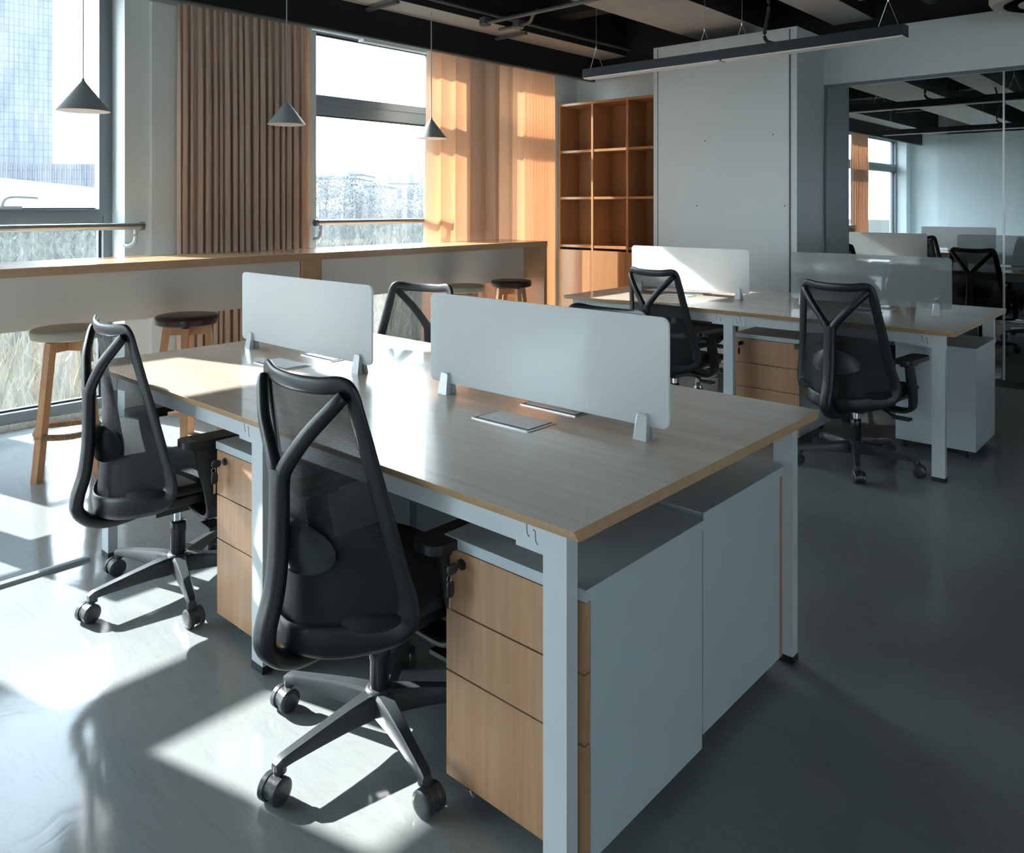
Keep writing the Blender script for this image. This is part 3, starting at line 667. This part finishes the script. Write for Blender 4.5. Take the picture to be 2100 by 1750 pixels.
# ------------------------------------------------------------------ desks
def make_desk(x0, y0, label):
    X, Y = 2.4, 1.2
    r_ = empty('workstation_desk', (x0 + X / 2, y0 + Y / 2, 0)); tag(r_, label, 'desk', 'shared desks for four')
    zt = .75
    # tabletop: long edges cut under
    b = BM(); c = .018
    prof = [(-.6, zt - .001), (-.5993, zt), (.5993, zt), (.6, zt - .001), (.6 - c, zt - .025), (-.6 + c, zt - .025)]
    extrude_poly(b, [(-1.2, y, z) for y, z in prof], (2.4, 0, 0))
    bmesh.ops.recalc_face_normals(b, faces=b.faces)
    b.normal_update()
    for f_ in b.faces: f_.material_index = 0 if f_.normal.z > .9 else 1
    o = obj('tabletop', b, 'desk', r_); o.data.materials.append(M['edge'])
    LX = (-1.12, 0.0, 1.12)
    for x in LX:
        for s in (-1, 1):
            b = BM(); y = s * .54
            box(b, x - .03, x + .03, y - .0175, y + .0175, .022, zt - .0255)
            obj('leg', b, 'white_metal', r_, bevel=.003, seg=2)
            b = BM(); box(b, x - .031, x + .031, y - .0185, y + .0185, 0, .022); obj('foot', b, 'rubber', r_, bevel=.002, seg=1)
    for s in (-1, 1):
        for x0_, x1_ in ((-1.09, -.03), (.03, 1.09)):
            b = BM(); box(b, x0_, x1_, s * .54 - .0125, s * .54 + .0125, .668, zt - .0255); obj('apron', b, 'white_metal', r_, bevel=.002, seg=1)
            for xe, sg in ((x0_, 1), (x1_, -1)):
                xa, xb = sorted((xe, xe + sg * .075))
                b = BM(); yy = s * (.54 + .0125); ya, yb = sorted((yy, yy + s * .003)); box(b, xa, xb, ya, yb, .660, zt - .027)
                obj('corner_bracket', b, 'white_metal', r_, bevel=.001, seg=1)
                b = BM(); ya, yb = sorted((yy + s * .0028, yy + s * .0034))
                for q, zz in ((.022, .690), (.045, .700)):
                    xs = xe + sg * q
                    P = [(xs - .006, 0, zz + .014), (xs, 0, zz + .012), (xs + .001, 0, zz - .008), (xs + .007, 0, zz - .014)]
                    for (p, q2) in zip(P[:-1], P[1:]):
                        dx_, dz_ = q2[0] - p[0], q2[2] - p[2]; l = math.hypot(dx_, dz_); nx, nz = -dz_ / l * .0012, dx_ / l * .0012
                        vs = [(p[0] + nx, ya, p[2] + nz), (q2[0] + nx, ya, q2[2] + nz), (q2[0] - nx, ya, q2[2] - nz), (p[0] - nx, ya, p[2] - nz)]
                        extrude_poly(b, vs, (0, yb - ya, 0))
                obj('bracket_slot', b, 'slot', r_)
    for y in (-.12, .12):
        boxo('cross_rail', -1.09, 1.09, y - .02, y + .02, .69, zt - .0255, 'white_metal', r_)
    # flip-up cable boxes flush in the top
    for x in (-.60, .60):
        for s in (-1, 1):
            yc = s * .105
            b = BM(); P = rounded_rect(.222, .118, .006, 2); extrude_poly(b, [(x + p[0], yc + p[1], zt - .001) for p in P], (0, 0, .0035))
            fr = obj('cable_box', b, 'steel', r_)
            b = BM(); box(b, x - .104, x + .104, yc - .052, yc + .052, zt + .0025, zt + .0029); obj('recess', b, 'slot', fr)
            b = BM(); box(b, x - .094, x + .098, yc - .040 * 1 - (.004 if s < 0 else .004), yc + .046, zt + .0028, zt + .0046); obj('lid', b, 'clamp', fr, bevel=.0006, seg=1)
    return r_
D1X, D1Y, D2X, D2Y = -3.312, 1.178, -3.387, 4.26
make_desk(D1X, D1Y, 'near shared desk, beech top on white legs, filling the middle of the room')
make_desk(D2X, D2Y, 'far shared desk, beech top on white legs, before the glass partition')

# ------------------------------------------------------------------ desk dividers
def divider(x0, y, m, label, L=.905, H_=.288, z0=.785):
    r_ = empty('desk_divider', (x0 + L / 2, y, .75)); tag(r_, label, 'divider', 'frosted desk dividers')
    P = rounded_rect(L, H_, .022, 6); b = BM(); zc = z0 - .75 + H_ / 2
    extrude_poly(b, [(p[0], -.004, zc + p[1]) for p in P], (0, .008, 0)); obj('panel', b, m, r_, bevel=.0008, seg=1)
    for s in (-1, 1):
        x = s * (L / 2 - .075)
        cl = empty('clamp', (x, 0, 0)); cl.parent = r_
        for sy in (-1, 1):
            b = BM(); pr = [(-.021, 0), (.021, 0), (.0165, .062), (.012, .068), (-.012, .068), (-.0165, .062)]
            ya = sy * .0045; yb = sy * .024
            va = [bm_ for bm_ in [b.verts.new((px_, ya, pz)) for px_, pz in pr]]
            vb = [b.verts.new((px_ * .96, yb if pz < .03 else sy * .014, pz)) for px_, pz in pr]
            b.faces.new(va); b.faces.new(vb[::-1])
            for i in range(6): b.faces.new([va[i], va[(i + 1) % 6], vb[(i + 1) % 6], vb[i]])
            obj('clamp_jaw', b, 'clamp', cl, bevel=.0015, seg=2)
    return r_
divider(-3.193, 1.778, 'acrylic', 'frosted white divider at the left of the near desk')
divider(-1.972, 1.778, 'acrylic', 'large frosted white divider at the right of the near desk')
divider(-3.225, 4.86, 'acrylic', 'sunlit frosted divider at the left of the far desk')
divider(-2.042, 4.86, 'acrylic_clear', 'grey see-through divider at the right of the far desk')

# ------------------------------------------------------------------ drawer cabinets
def cabinet(x0, y0, face, label, keys=True, W=.40, Dp=.475):
    """face=-1: drawers look towards -Y"""
    r_ = empty('drawer_cabinet', (x0 + W / 2, y0 + Dp / 2, 0), 0 if face < 0 else math.pi); tag(r_, label, 'cabinet', 'white mobile drawer cabinets')
    hx, hy = W / 2, Dp / 2
    b = BM(); box(b, -hx, hx, -hy + .020, hy - .005, .047, .574); obj('body', b, 'white_lam', r_, bevel=.001, seg=1)
    b = BM(); box(b, -hx - .004, hx + .004, -hy - .002, hy + .001, .576, .600); obj('top_board', b, 'white_lam', r_, bevel=.002, seg=1)
    for i, (za, zb) in enumerate(((.432, .572), (.290, .428), (.045, .286))):
        b = BM(); box(b, -hx + .0005, hx - .0005, -hy, -hy + .018, za, zb); d = obj('drawer', b, 'drawer', r_, bevel=.0012, seg=1)
        if i == 0:
            lx = -hx + .052
            b = BM(); lathe(b, [(.012, -hy - .004), (.0125, -hy - .002), (.0125, -hy + .001)], 20, (lx, 0, .545), 'Y'); 
            lathe(b, [(.006, -hy - .008), (.0085, -hy - .0075), (.0085, -hy - .003)], 16, (lx, 0, .545), 'Y'); lk = obj('lock', b, 'rubber', r_, smooth=True)
            if keys:
                b = BM(); P = rounded_rect(.030, .024, .010, 4); extrude_poly(b, [(lx - .003, -hy - .030 + p[0], .545 + p[1] * .95) for p in P], (.006, 0, 0)); obj('key', b, 'rubber', lk, bevel=.001)
                b = BM(); P = rounded_rect(.020, .036, .008, 4); extrude_poly(b, [(lx - .003 - .002, -hy - .034 + p[0], .500 + p[1]) for p in P], (.005, 0, 0)); obj('spare_key', b, 'rubber', lk, bevel=.001)
                b = BM(); box(b, lx - .0035, lx - .0015, -hy - .037, -hy - .031, .452, .484); obj('key_blade', b, 'brass', lk)
                b = BM(); tube(b, [(lx - .002, -hy - .038 + .007 * math.cos(a_), .525 + .009 * math.sin(a_)) for a_ in [k * math.pi / 6 for k in range(12)]], .0009, 5, closed=True); obj('key_ring', b, 'chrome', lk)
    for sx in (-1, 1):
        for sy in (-1, 1):
            cs = empty('caster', (sx * (hx - .045), sy * (hy - .05), 0)); cs.parent = r_
            b = BM()
            for q in (-.011, .003): lathe(b, [(.012, q), (.0225, q), (.0235, q + .002), (.0235, q + .006), (.0225, q + .008), (.012, q + .008)], 20, (0, 0, .0235), 'X')
            obj('wheel', b, 'rubber', cs, smooth=True)
            b = BM(); tube(b, [(0, 0, .024), (0, .006, .034), (0, .008, .047)], .007, 8); lathe(b, [(.016, .0445), (.016, .047)], 14, (0, .008, 0)); obj('fork', b, 'rubber', cs, smooth=True)
    return r_
cabinet(-1.349, 1.262, -1, 'white drawer cabinet at the near right corner of the near desk, key in its lock')
cabinet(-1.372, 1.775, 1, 'white cabinet back to back with the nearest one, drawers facing away')
cabinet(-2.43, 1.262, -1, 'white drawer cabinet with keys under the left half of the near desk')
cabinet(-2.45, 1.775, 1, 'white cabinet behind the middle leg of the near desk, drawers facing away')
cabinet(-2.212, 4.425, -1, 'white drawer cabinet with wooden front under the middle of the far desk')
cabinet(-1.405, 4.775, 1, 'white cabinet with its plain back to us at the right end of the far desk', keys=False)

# ------------------------------------------------------------------ office chairs
def back_pt(xn, z, off=0.0):
    """point on the curved back: xn in -1..1 across, z height"""
    t_ = (z - .36) / (.95 - .36)
    hw = .262 - .086 * t_ ** 0.95 if t_ > 0 else .262
    yc = -.268 + .012 * t_ + .016 * math.sin(math.pi * max(0, min(1, t_)))
    fw = .135 * max(0.0, 1 - t_) ** 1.3 + .040
    return Vector((xn * hw, yc + fw * xn * xn + off, z))
def make_chair(loc, rz, label, base_rot):
    r_ = empty('office_chair', (loc[0], loc[1], 0), R(rz)); tag(r_, label, 'office chair', 'black mesh office chairs')
    # closed back frame
    pr = []
    def zc(xn):  # lower edge sags in the middle
        return .365 + .052 * abs(xn) ** 2
    key = [(0, .951), (-.5, .953), (-.86, .960), (-.985, .942), (-1.0, .884), (-1.0, .76), (-1.0, .64), (-1.0, .54), (-1.0, .475), (-.96, .428), (-.82, .398), (-.45, .374), (0, .365)]
    loop = key + [(-x, z) for x, z in key[-2:0:-1]]
    P = catmull([back_pt(x, z) for x, z in loop], 5, closed=True)
    rad = []
    for p in P:
        t_ = max(0, min(1, (p.z - .40) / .15)); side = max(0, min(1, (.93 - p.z) / .05))
        rad.append((.008, .0225 - .002 * (1 - side) + .014 * (1 - t_)) )
    N = len(P); ups = []
    cen = back_pt(0, .66)
    for p in P:
        xn = p.x / .2; ups.append(Vector((-.9 * p.x * 1.6, 1.0, 0.08)).normalized())
    b = BM(); rings = []
    for i, p in enumerate(P):
        tg = (P[(i + 1) % N] - P[i - 1]).normalized(); nrm = ups[i]; nrm = (nrm - tg * nrm.dot(tg)).normalized(); s = tg.cross(nrm).normalized()
        w2, h2 = rad[i][1], rad[i][0]; ring = []
        for k in range(12):
            a = 2 * math.pi * k / 12; c, sn = math.cos(a), math.sin(a)
            ring.append(b.verts.new(p + s * w2 * math.copysign(abs(c) ** .8, c) + nrm * h2 * math.copysign(abs(sn) ** .8, sn)))
        rings.append(ring)
    for i in range(N):
        A, B_ = rings[i], rings[(i + 1) % N]
        for k in range(12): b.faces.new([A[k], A[(k + 1) % 12], B_[(k + 1) % 12], B_[k]])
    obj('back_frame', b, 'plastic', r_, smooth=True, sharp=80)
    # woven back
    b = BM(); nx, nz = 20, 26; g = []
    for k in range(nz + 1):
        row = []
        for i in range(nx + 1):
            xn = -1 + 2 * i / nx; zlo = .372 + .055 * xn * xn; z = zlo + (.950 - zlo) * k / nz
            row.append(b.verts.new(back_pt(xn * .97, z, .006)))
        g.append(row)
    for k in range(nz):
        for i in range(nx): b.faces.new([g[k][i], g[k][i + 1], g[k + 1][i + 1], g[k + 1][i]])
    o = obj('mesh_back', b, 'mesh', r_, smooth=True)
    # Y shaped support
    b = BM()
    P = catmull([(0, .02, .335), (0, -.10, .318), (0, -.20, .303), (0, -.275, .312), (0, -.322, .352), (0, -.325, .40), (0, -.305, .47), (0, -.294, .55), (0, -.290, .64), (0, -.290, .71), (0, -.289, .758)], 5)
    n_ = len(P); rad = []
    for i in range(n_):
        t_ = i / (n_ - 1); rad.append((.034 - .005 * t_ + .006 * max(0, t_ - .85) / .15, .022 - .004 * t_))
    tube(b, P, rad, 14, up=Vector((0, 1, .3)), exp=2.5)
    for s in (-1, 1):
        P = catmull([(s * .004, -.290, .725), (s * .022, -.289, .762), (s * .052, -.283, .802), (s * .095, -.272, .853), (s * .136, -.252, .900), (s * .157, -.240, .925), (s * .166, -.232, .937)], 5)
        tube(b, P, [(.0215 - .004 * i / 25, .0165 - .003 * i / 25) for i in range(len(P))], 12, up=Vector((0, 1, .3)))
    obj('back_support', b, 'plastic', r_, smooth=True, sharp=80)
    # lumbar pad: a curved shell held off the support
    b = BM(); nx = 14; nz = 12; g = []
    for k in range(nz + 1):
        row = []; v = -1 + 2 * k / nz
        for i in range(nx + 1):
            u = -1 + 2 * i / nx
            uu = u * math.sqrt(1 - v * v / 2); vv = v * math.sqrt(1 - u * u / 2)
            z = .575 + .062 * vv; x = .125 * uu * (1 - .18 * vv)
            p = back_pt(0, z); y = p.y - .012 + .05 * (abs(uu) ** 2) - .012 * (1 - vv * vv)
            row.append(b.verts.new((x, y, z)))
        g.append(row)
    for k in range(nz):
        for i in range(nx): b.faces.new([g[k][i], g[k][i + 1], g[k + 1][i + 1], g[k + 1][i]])
    bmesh.ops.solidify(b, geom=b.faces[:], thickness=.006)
    obj('lumbar_pad', b, 'gloss_plastic', r_, smooth=True, sharp=60)
    # seat: cushion and shell
    def slab(z0, z1, w, y0, y1, rr, crown, m, nm, lip=.0):
        b = BM(); n = 24; P = rounded_rect(w, y1 - y0, rr, 6); cyy = (y0 + y1) / 2
        lev = [(z0, .90), (z0 + .006, .96), ((z0 + z1) / 2, 1.0), (z1 - .008, .985), (z1, .93), (z1 + crown * .6, .72), (z1 + crown, .35)]
        rings = []
        for z, sc in lev:
            ring = []
            for p in P:
                x, y = p[0] * sc, p[1] * sc
                dz = -lip * max(0, (y / (y1 - y0) * 2)) ** 3 + .012 * (x / w * 2) ** 2
                ring.append(b.verts.new((x, cyy + y, z + dz)))
            rings.append(ring)
        n = len(P)
        for i in range(len(rings) - 1):
            for k in range(n): b.faces.new([rings[i][k], rings[i][(k + 1) % n], rings[i + 1][(k + 1) % n], rings[i + 1][k]])
        b.faces.new(rings[0][::-1]); b.faces.new(rings[-1]); return obj(nm, b, m, r_, smooth=True, sharp=70)
    slab(.392, .432, .485, -.215, .275, .10, .012, 'seat_fabric', 'seat_cushion', .03)
    slab(.352, .394, .45, -.205, .245, .10, .0, 'plastic', 'seat_shell')
    b = BM(); box(b, -.075, .075, -.10, .13, .296, .356); obj('tilt_mechanism', b, 'plastic', r_, bevel=.012, seg=3, smooth=True)
    # arms
    for s in (-1, 1):
        b = BM()
        tube(b, catmull([(s * .10, .03, .328), (s * .20, .03, .322), (s * .252, .03, .328), (s * .274, .03, .352), (s * .278, .02, .42), (s * .277, .0, .50), (s * .274, -.012, .572)], 5),
             [(.038, .011)] * 31, 14, up=Vector((s * -1, 0, .5)), exp=4)
        arm = obj('armrest', b, 'plastic', r_, smooth=True, sharp=60)
        b = BM(); P = rounded_rect(.088, .255, .030, 5); x = s * .268
        extrude_poly(b, [(x + p[0], .035 + p[1] , .576) for p in P], (0, 0, .022)); obj('arm_pad', b, 'plastic', arm, bevel=.006, seg=3, smooth=True)
        b = BM(); box(b, x - .024, x + .024, -.05, .05, .558, .576); obj('pad_bracket', b, 'plastic', arm, bevel=.004)
    # levers
    b = BM(); tube(b, catmull([(.06, .04, .318), (.12, .035, .312), (.165, .03, .292), (.185, .03, .285)], 4), .006, 8)
    lv = obj('height_lever', b, 'plastic', r_, smooth=True)
    b = BM(); box(b, .182, .262, .008, .056, .276, .287); obj('lever_paddle', b, 'plastic', lv, bevel=.003)
    # column
    b = BM(); lathe(b, [(.0145, .22), (.0145, .30)], 20); obj('gas_rod', b, 'chrome', r_, smooth=True)
    b = BM(); lathe(b, [(.022, .075), (.025, .09), (.0255, .20), (.0275, .205), (.0275, .238), (.024, .242)], 24); obj('gas_column', b, 'gas', r_, smooth=True, sharp=50)
    # five star base
    hb = empty('star_base', (0, 0, 0), R(base_rot - rz)); hb.parent = r_
    b = BM(); lathe(b, [(.024, .055), (.034, .062), (.040, .085), (.040, .118), (.033, .128), (.027, .130)], 30); obj('hub', b, 'base_plastic', hb, smooth=True, sharp=50)
    for k in range(5):
        a = R(72 * k); d = Vector((math.cos(a), math.sin(a), 0)); s = Vector((-d.y, d.x, 0))
        b = BM(); st = [(.020, .122, .070, .026), (.045, .124, .066, .022), (.10, .119, .070, .0185), (.18, .1085, .072, .016), (.262, .097, .073, .0145), (.288, .093, .072, .0145), (.303, .084, .068, .011)]
        rings = []
        for (r0, zt, zb, hw) in st:
            sec = [(-hw, zb), (hw, zb), (hw * 1.02, zt - .008), (hw * .72, zt), (-hw * .72, zt), (-hw * 1.02, zt - .008)]
            rings.append([b.verts.new(d * r0 + s * q + Vector((0, 0, z))) for q, z in sec])
        for i in range(len(rings) - 1):
            for j in range(6): b.faces.new([rings[i][j], rings[i][(j + 1) % 6], rings[i + 1][(j + 1) % 6], rings[i + 1][j]])
        b.faces.new(rings[0][::-1]); b.faces.new(rings[-1])
        obj('base_arm', b, 'base_plastic', hb, bevel=.0015, seg=1, smooth=True, sharp=35)
        # caster: stem, hood, twin wheels (kept on the base as pieces)
        c0 = d * .288; tw = R(72 * k + 35 + 40 * math.sin(k * 2.1 + base_rot)); wd = Vector((math.cos(tw), math.sin(tw), 0)); ax = Vector((-wd.y, wd.x, 0)); wc = c0 + wd * .016
        b = BM(); lathe(b, [(.0155, .060), (.0155, .076)], 16, c0); lathe(b, [(.007, .035), (.007, .062)], 10, c0)
        tube(b, [wc - ax * .010 + Vector((0, 0, .033)), wc + ax * .010 + Vector((0, 0, .033))], .0265, 20)
        obj('caster_body', b, 'base_plastic', hb, smooth=True, sharp=50)
        b = BM()
        for q in (-1, 1):
            pts = [wc + ax * (q * t_) + Vector((0, 0, .0305)) for t_ in (.009, .011, .024, .0265, .027)]
            tube(b, pts, [.0285, .0305, .0305, .0275, .018], 24)
        obj('caster_wheel', b, 'base_plastic', hb, smooth=True, sharp=40)
    return r_
chair = make_chair((-1.622, 1.283), 0, 'black mesh office chair nearest the camera, at the near desk', 54)
def chair_at(loc, rz, label, base):
    c = copy_tree(chair); c.location = (loc[0], loc[1], 0); c.rotation_euler = (0, 0, R(rz)); c['label'] = label
    for k in kids(c):
        if k.name.startswith('star_base'): k.rotation_euler = (0, 0, R(base - rz))
    return c
chair_at((-2.78, 1.297), -5, 'leftmost black mesh office chair, at the near desk before the stools', 55)
chair_at((-2.93, 2.40), 192, 'black office chair whose top shows between the two near dividers', 20)
chair_at((-1.75, 2.25), 180, 'black office chair hidden behind the large near divider, only its top edge showing', 35)
chair_at((-2.60, 4.40), -7, 'black mesh office chair at the left of the far desk', 30)
chair_at((-1.46, 4.305), -6, 'black mesh office chair at the right of the far desk, seen from behind', 2)
chair_at((-3.00, 5.42), 176, 'black office chair on the window side behind the far desk, seen under its top', 10)
chair_at((-1.72, 5.40), 186, 'black office chair behind the right half of the far desk', 40)

# cable cover on the floor
cc = BM(); pr = [(-.022, 0), (.022, 0), (.014, .011), (.004, .014), (-.004, .014), (-.014, .011)]
extrude_poly(cc, [(-3.262 + p[0], -1.5, p[1]) for p in pr], (0, 2.67, 0)); tag(obj('cable_cover', cc, 'cover', None), 'grey cable cover strip on the floor, ending at the near desk leg', 'cable cover')

# ------------------------------------------------------------------ outdoors
GZ = -0.9
b = BM(); n = 40
xs = [-6.0 - (i / n) ** 2.2 * 400 for i in range(n + 1)]; yl = [-120 + 320 * j / n for j in range(n + 1)]
ro = random.Random(5); vv = [[b.verts.new((x, y, GZ + (ro.uniform(-.12, .12) * min(1, abs(x + 6) / 12) if abs(x) < 120 else 0))) for y in yl] for x in xs]
for i in range(n):
    for j in range(n): b.faces.new([vv[i][j], vv[i + 1][j], vv[i + 1][j + 1], vv[i][j + 1]])
g = obj('ground', b, 'field', None, smooth=True); struct(g)
# grass and weeds near the glass
def tufts(name, m, n, xr, yr, h, label, seed, wdt=.012):
    rr = random.Random(seed); vs = []; fs = []
    for _ in range(n):
        x = -rr.uniform(xr[0] ** .5, xr[1] ** .5) ** 2; y = rr.uniform(*yr) * (1 + (abs(x) - 6) / 14); hh = h * rr.uniform(.4, 1.3)
        a = rr.uniform(0, 6.28); w2 = wdt * (1 + abs(x) / 14); lx, ly = rr.gauss(0, .25) * hh, rr.gauss(0, .25) * hh
        i = len(vs); c, s = math.cos(a) * w2, math.sin(a) * w2
        vs += [(x - c, y - s, GZ - .05), (x + c, y + s, GZ - .05), (x + lx * .5 + c * .7, y + ly * .5 + s * .7, GZ + hh * .6), (x + lx * .5 - c * .7, y + ly * .5 - s * .7, GZ + hh * .6), (x + lx, y + ly, GZ + hh)]
        fs += [(i, i + 1, i + 2, i + 3), (i + 3, i + 2, i + 4)]
    me = bpy.data.meshes.new(name); me.from_pydata(vs, [], fs)
    return tag(link(name, me, m), label, 'grass', kind='stuff')
tufts('dry_grass', 'grass', 34000, (6.4, 34), (-.8, 8.0), .42, 'dry yellow grass and weeds outside the windows', 1)
tufts('dark_scrub', 'shrub', 20000, (14, 62), (-.5, 10.5), .75, 'low dark scrub farther out in the field', 2, .05)

def tree(x, y, H_, label, seed, crown=None, dens=420, tall=False):
    rr = random.Random(seed); r_ = empty('tree', (x, y, GZ)); tag(r_, label, 'tree', 'trees beyond the field')
    b = BM(); tube(b, [(0, 0, 0), (rr.uniform(-.1, .1), 0, H_ * .5), (rr.uniform(-.2, .2), rr.uniform(-.2, .2), H_ * .92)], [.03 * H_ * .5, .02 * H_ * .5, .004 * H_], 6)
    tips = []
    for k in range(14):
        z0 = H_ * rr.uniform(.25, .85); a = rr.uniform(0, 6.28); L = (H_ - z0) * .45 + .12 * H_
        p1 = Vector((math.cos(a) * L * .9, math.sin(a) * L * .9, z0 + L * .7)); tube(b, [(0, 0, z0), (p1.x * .5, p1.y * .5, z0 + L * .3), p1], [.006 * H_, .004 * H_, .0015 * H_], 4); tips.append(p1); tips.append(Vector((p1.x * .5, p1.y * .5, z0 + L * .3)))
    tips.append(Vector((0, 0, H_ * .95)))
    obj('trunk', b, 'bark', r_)
    vs = []; fs = []; s = .019 * H_
    for _ in range(dens):
        t_ = rr.choice(tips); p = t_ + Vector((rr.gauss(0, .075 * H_), rr.gauss(0, .075 * H_), rr.gauss(0, .05 * H_)))
        a, e_ = rr.uniform(0, 6.28), rr.uniform(-1, 1); u = Vector((math.cos(a), math.sin(a), e_)).normalized() * s; v = u.cross(Vector((rr.uniform(-1, 1), rr.uniform(-1, 1), 1))).normalized() * s * .6
        i = len(vs); vs += [p - u, p + v, p + u, p - v]; fs.append((i, i + 1, i + 2, i + 3))
    me = bpy.data.meshes.new('foliage'); me.from_pydata([tuple(v) for v in vs], [], fs); o = link('foliage', me, 'leaf', r_); o['kind'] = 'stuff'
def far(u, dist, z=GZ):
    th = R(42.12); a = (u - 1051.7) / 1627.8
    return ((-math.sin(th) + math.cos(th) * a) * dist, (math.cos(th) + math.sin(th) * a) * dist)
tl_ = [(655, 42, 3.0, 'round bushy tree at the left edge of the middle window'), (668, 46, 4.3, 'tall thin tree with sparse crown, leftmost in the middle window'),
       (706, 48, 4.2, 'second tall thin tree before the pale houses'), (735, 44, 2.8, 'low yellowish tree before the houses'), (757, 45, 3.6, 'bushy tree in the centre of the middle window'),
       (778, 47, 2.9, 'thin tree just right of the centre of the middle window'), (800, 46, 2.2, 'low bush beneath the long white house'), (822, 44, 2.5, 'low tree near the right of the middle window'), (866, 43, 3.7, 'dense tree at the right edge of the middle window'), (850, 46, 3.0, 'tree beside the right edge of the middle window')]
for i, (u, d, h_, lb) in enumerate(tl_):
    x, y = far(u, d); tree(x, y, h_, lb, 10 + i)
for i, (u, d, h_, lb) in enumerate([(35, 30, 1.1, 'dark low bush in the field, leftmost through the left window'), (90, 33, 1.4, 'dark low bush in the middle of the left window'), (150, 31, 1.3, 'dark low bush toward the right of the left window'), (195, 30, 1.1, 'small bush beside the frame of the left window')]):
    x, y = far(u, d); tree(x, y, h_, lb, 40 + i, dens=500)

def building(name, u0, u1, dist, h_, label, floors=2, wall='bwhite', bays=4, depth=9, roofbits=0):
    x0, y0 = far(u0, dist); x1, y1 = far(u1, dist)
    L = math.hypot(x1 - x0, y1 - y0); a = math.atan2(y1 - y0, x1 - x0)
    r_ = empty(name, ((x0 + x1) / 2, (y0 + y1) / 2, GZ), a); tag(r_, label, 'building')
    b = BM(); box(b, -L/2, L/2, 0, depth, 0, h_); obj('wall', b, wall, r_)
    b = BM(); box(b, -L/2 - .2, L/2 + .2, -.25, depth + .2, h_, h_ + .25); obj('roof', b, 'bgrey', r_)
    fh = h_ / floors; bw = L / bays
    for f_ in range(floors):
        for k in range(bays):
            xa = -L/2 + k * bw + bw * .2; b = BM(); box(b, xa, xa + bw * .6, -.06, .02, f_ * fh + fh * .28, f_ * fh + fh * .8); wn_ = obj('window', b, 'bgrey', r_)
            b = BM(); box(b, xa + .08, xa + bw * .6 - .08, -.10, -.05, f_ * fh + fh * .28 + .08, f_ * fh + fh * .8 - .08); obj('pane', b, 'bglass', wn_)
    for k in range(roofbits):
        xa = -L/2 + (k + .5) * L / roofbits; b = BM(); box(b, xa - .22, xa + .22, .5, 1.1, h_ + .25, h_ + .95); obj('chimney', b, 'bgrey', r_)
    return r_
building('house', 600, 729, 74, 4.8, 'pale low house with grey windows at the left of the middle window', 2, bays=5)
bb_ = building('house', 716, 742, 88, 5.7, 'grey boxy house behind the pale one', 2, 'bgrey', 2)
building('house', 748, 783, 70, 4.0, 'dark grey house in the centre of the middle window', 1, 'bgrey', 2)
building('house', 786, 985, 84, 4.6, 'long white house with a row of chimneys at the right', 2, bays=9, roofbits=9)
# office tower and its podium to the left
x0, y0 = far(-420, 100); x1, y1 = far(108, 118)
def slab_b(name, label, A, B_, h_, z0=GZ, depth=22, m='tower'):
    L = math.hypot(B_[0] - A[0], B_[1] - A[1]); a = math.atan2(B_[1] - A[1], B_[0] - A[0])
    r_ = empty(name, ((A[0] + B_[0]) / 2, (A[1] + B_[1]) / 2, z0), a); tag(r_, label, 'building')
    return r_, L
tw_, L = slab_b('office_tower', 'blue-grey office tower with gridded facade beyond the left window', (x0, y0), (x1, y1), 70)
M['tower'].node_tree.nodes  # facade grid is mapped in the tower's own axes
b = BM(); box(b, -L/2, L/2, 0, 24, 0, 70); 
tm = M['tower'].node_tree; tm.nodes['Mapping'].inputs['Rotation'].default_value = (R(90), 0, 0)
obj('facade', b, 'tower', tw_)
b = BM()
for k in range(int(L / 3.6)): xa = -L/2 + k * 3.6; box(b, xa - .07, xa + .07, -.22, 0, 6, 70)
o = obj('fin', b, 'bgrey', tw_); o['kind'] = 'stuff'
pd, L2 = slab_b('podium_building', 'long low podium building at the foot of the office tower', far(-150, 92), far(262, 88), 5)
zt = 7.2
b = BM(); extrude_poly(b, [(-L2/2, 0, 6.4), (L2/2, 0, 3.9), (L2/2, 0, zt - .3), (-L2/2, 0, zt)], (0, 14, 0)); obj('upper_facade', b, 'tower', pd)
b = BM(); extrude_poly(b, [(-L2/2, -.6, 0), (L2/2, -.6, 0), (L2/2, -.6, 3.9), (-L2/2, -.6, 6.4)], (0, 14, 0)); obj('ramp_wall', b, 'bwhite', pd)
b = BM()
for k in range(int(L2 / .62)): xa = -L2/2 + k * .62; box(b, xa - .04, xa + .04, -.14, 0, 6.3 - 2.45 * (xa + L2/2) / L2, zt - .3 * (xa + L2/2) / L2)
o = obj('fin', b, 'bgrey', pd); o['kind'] = 'stuff'
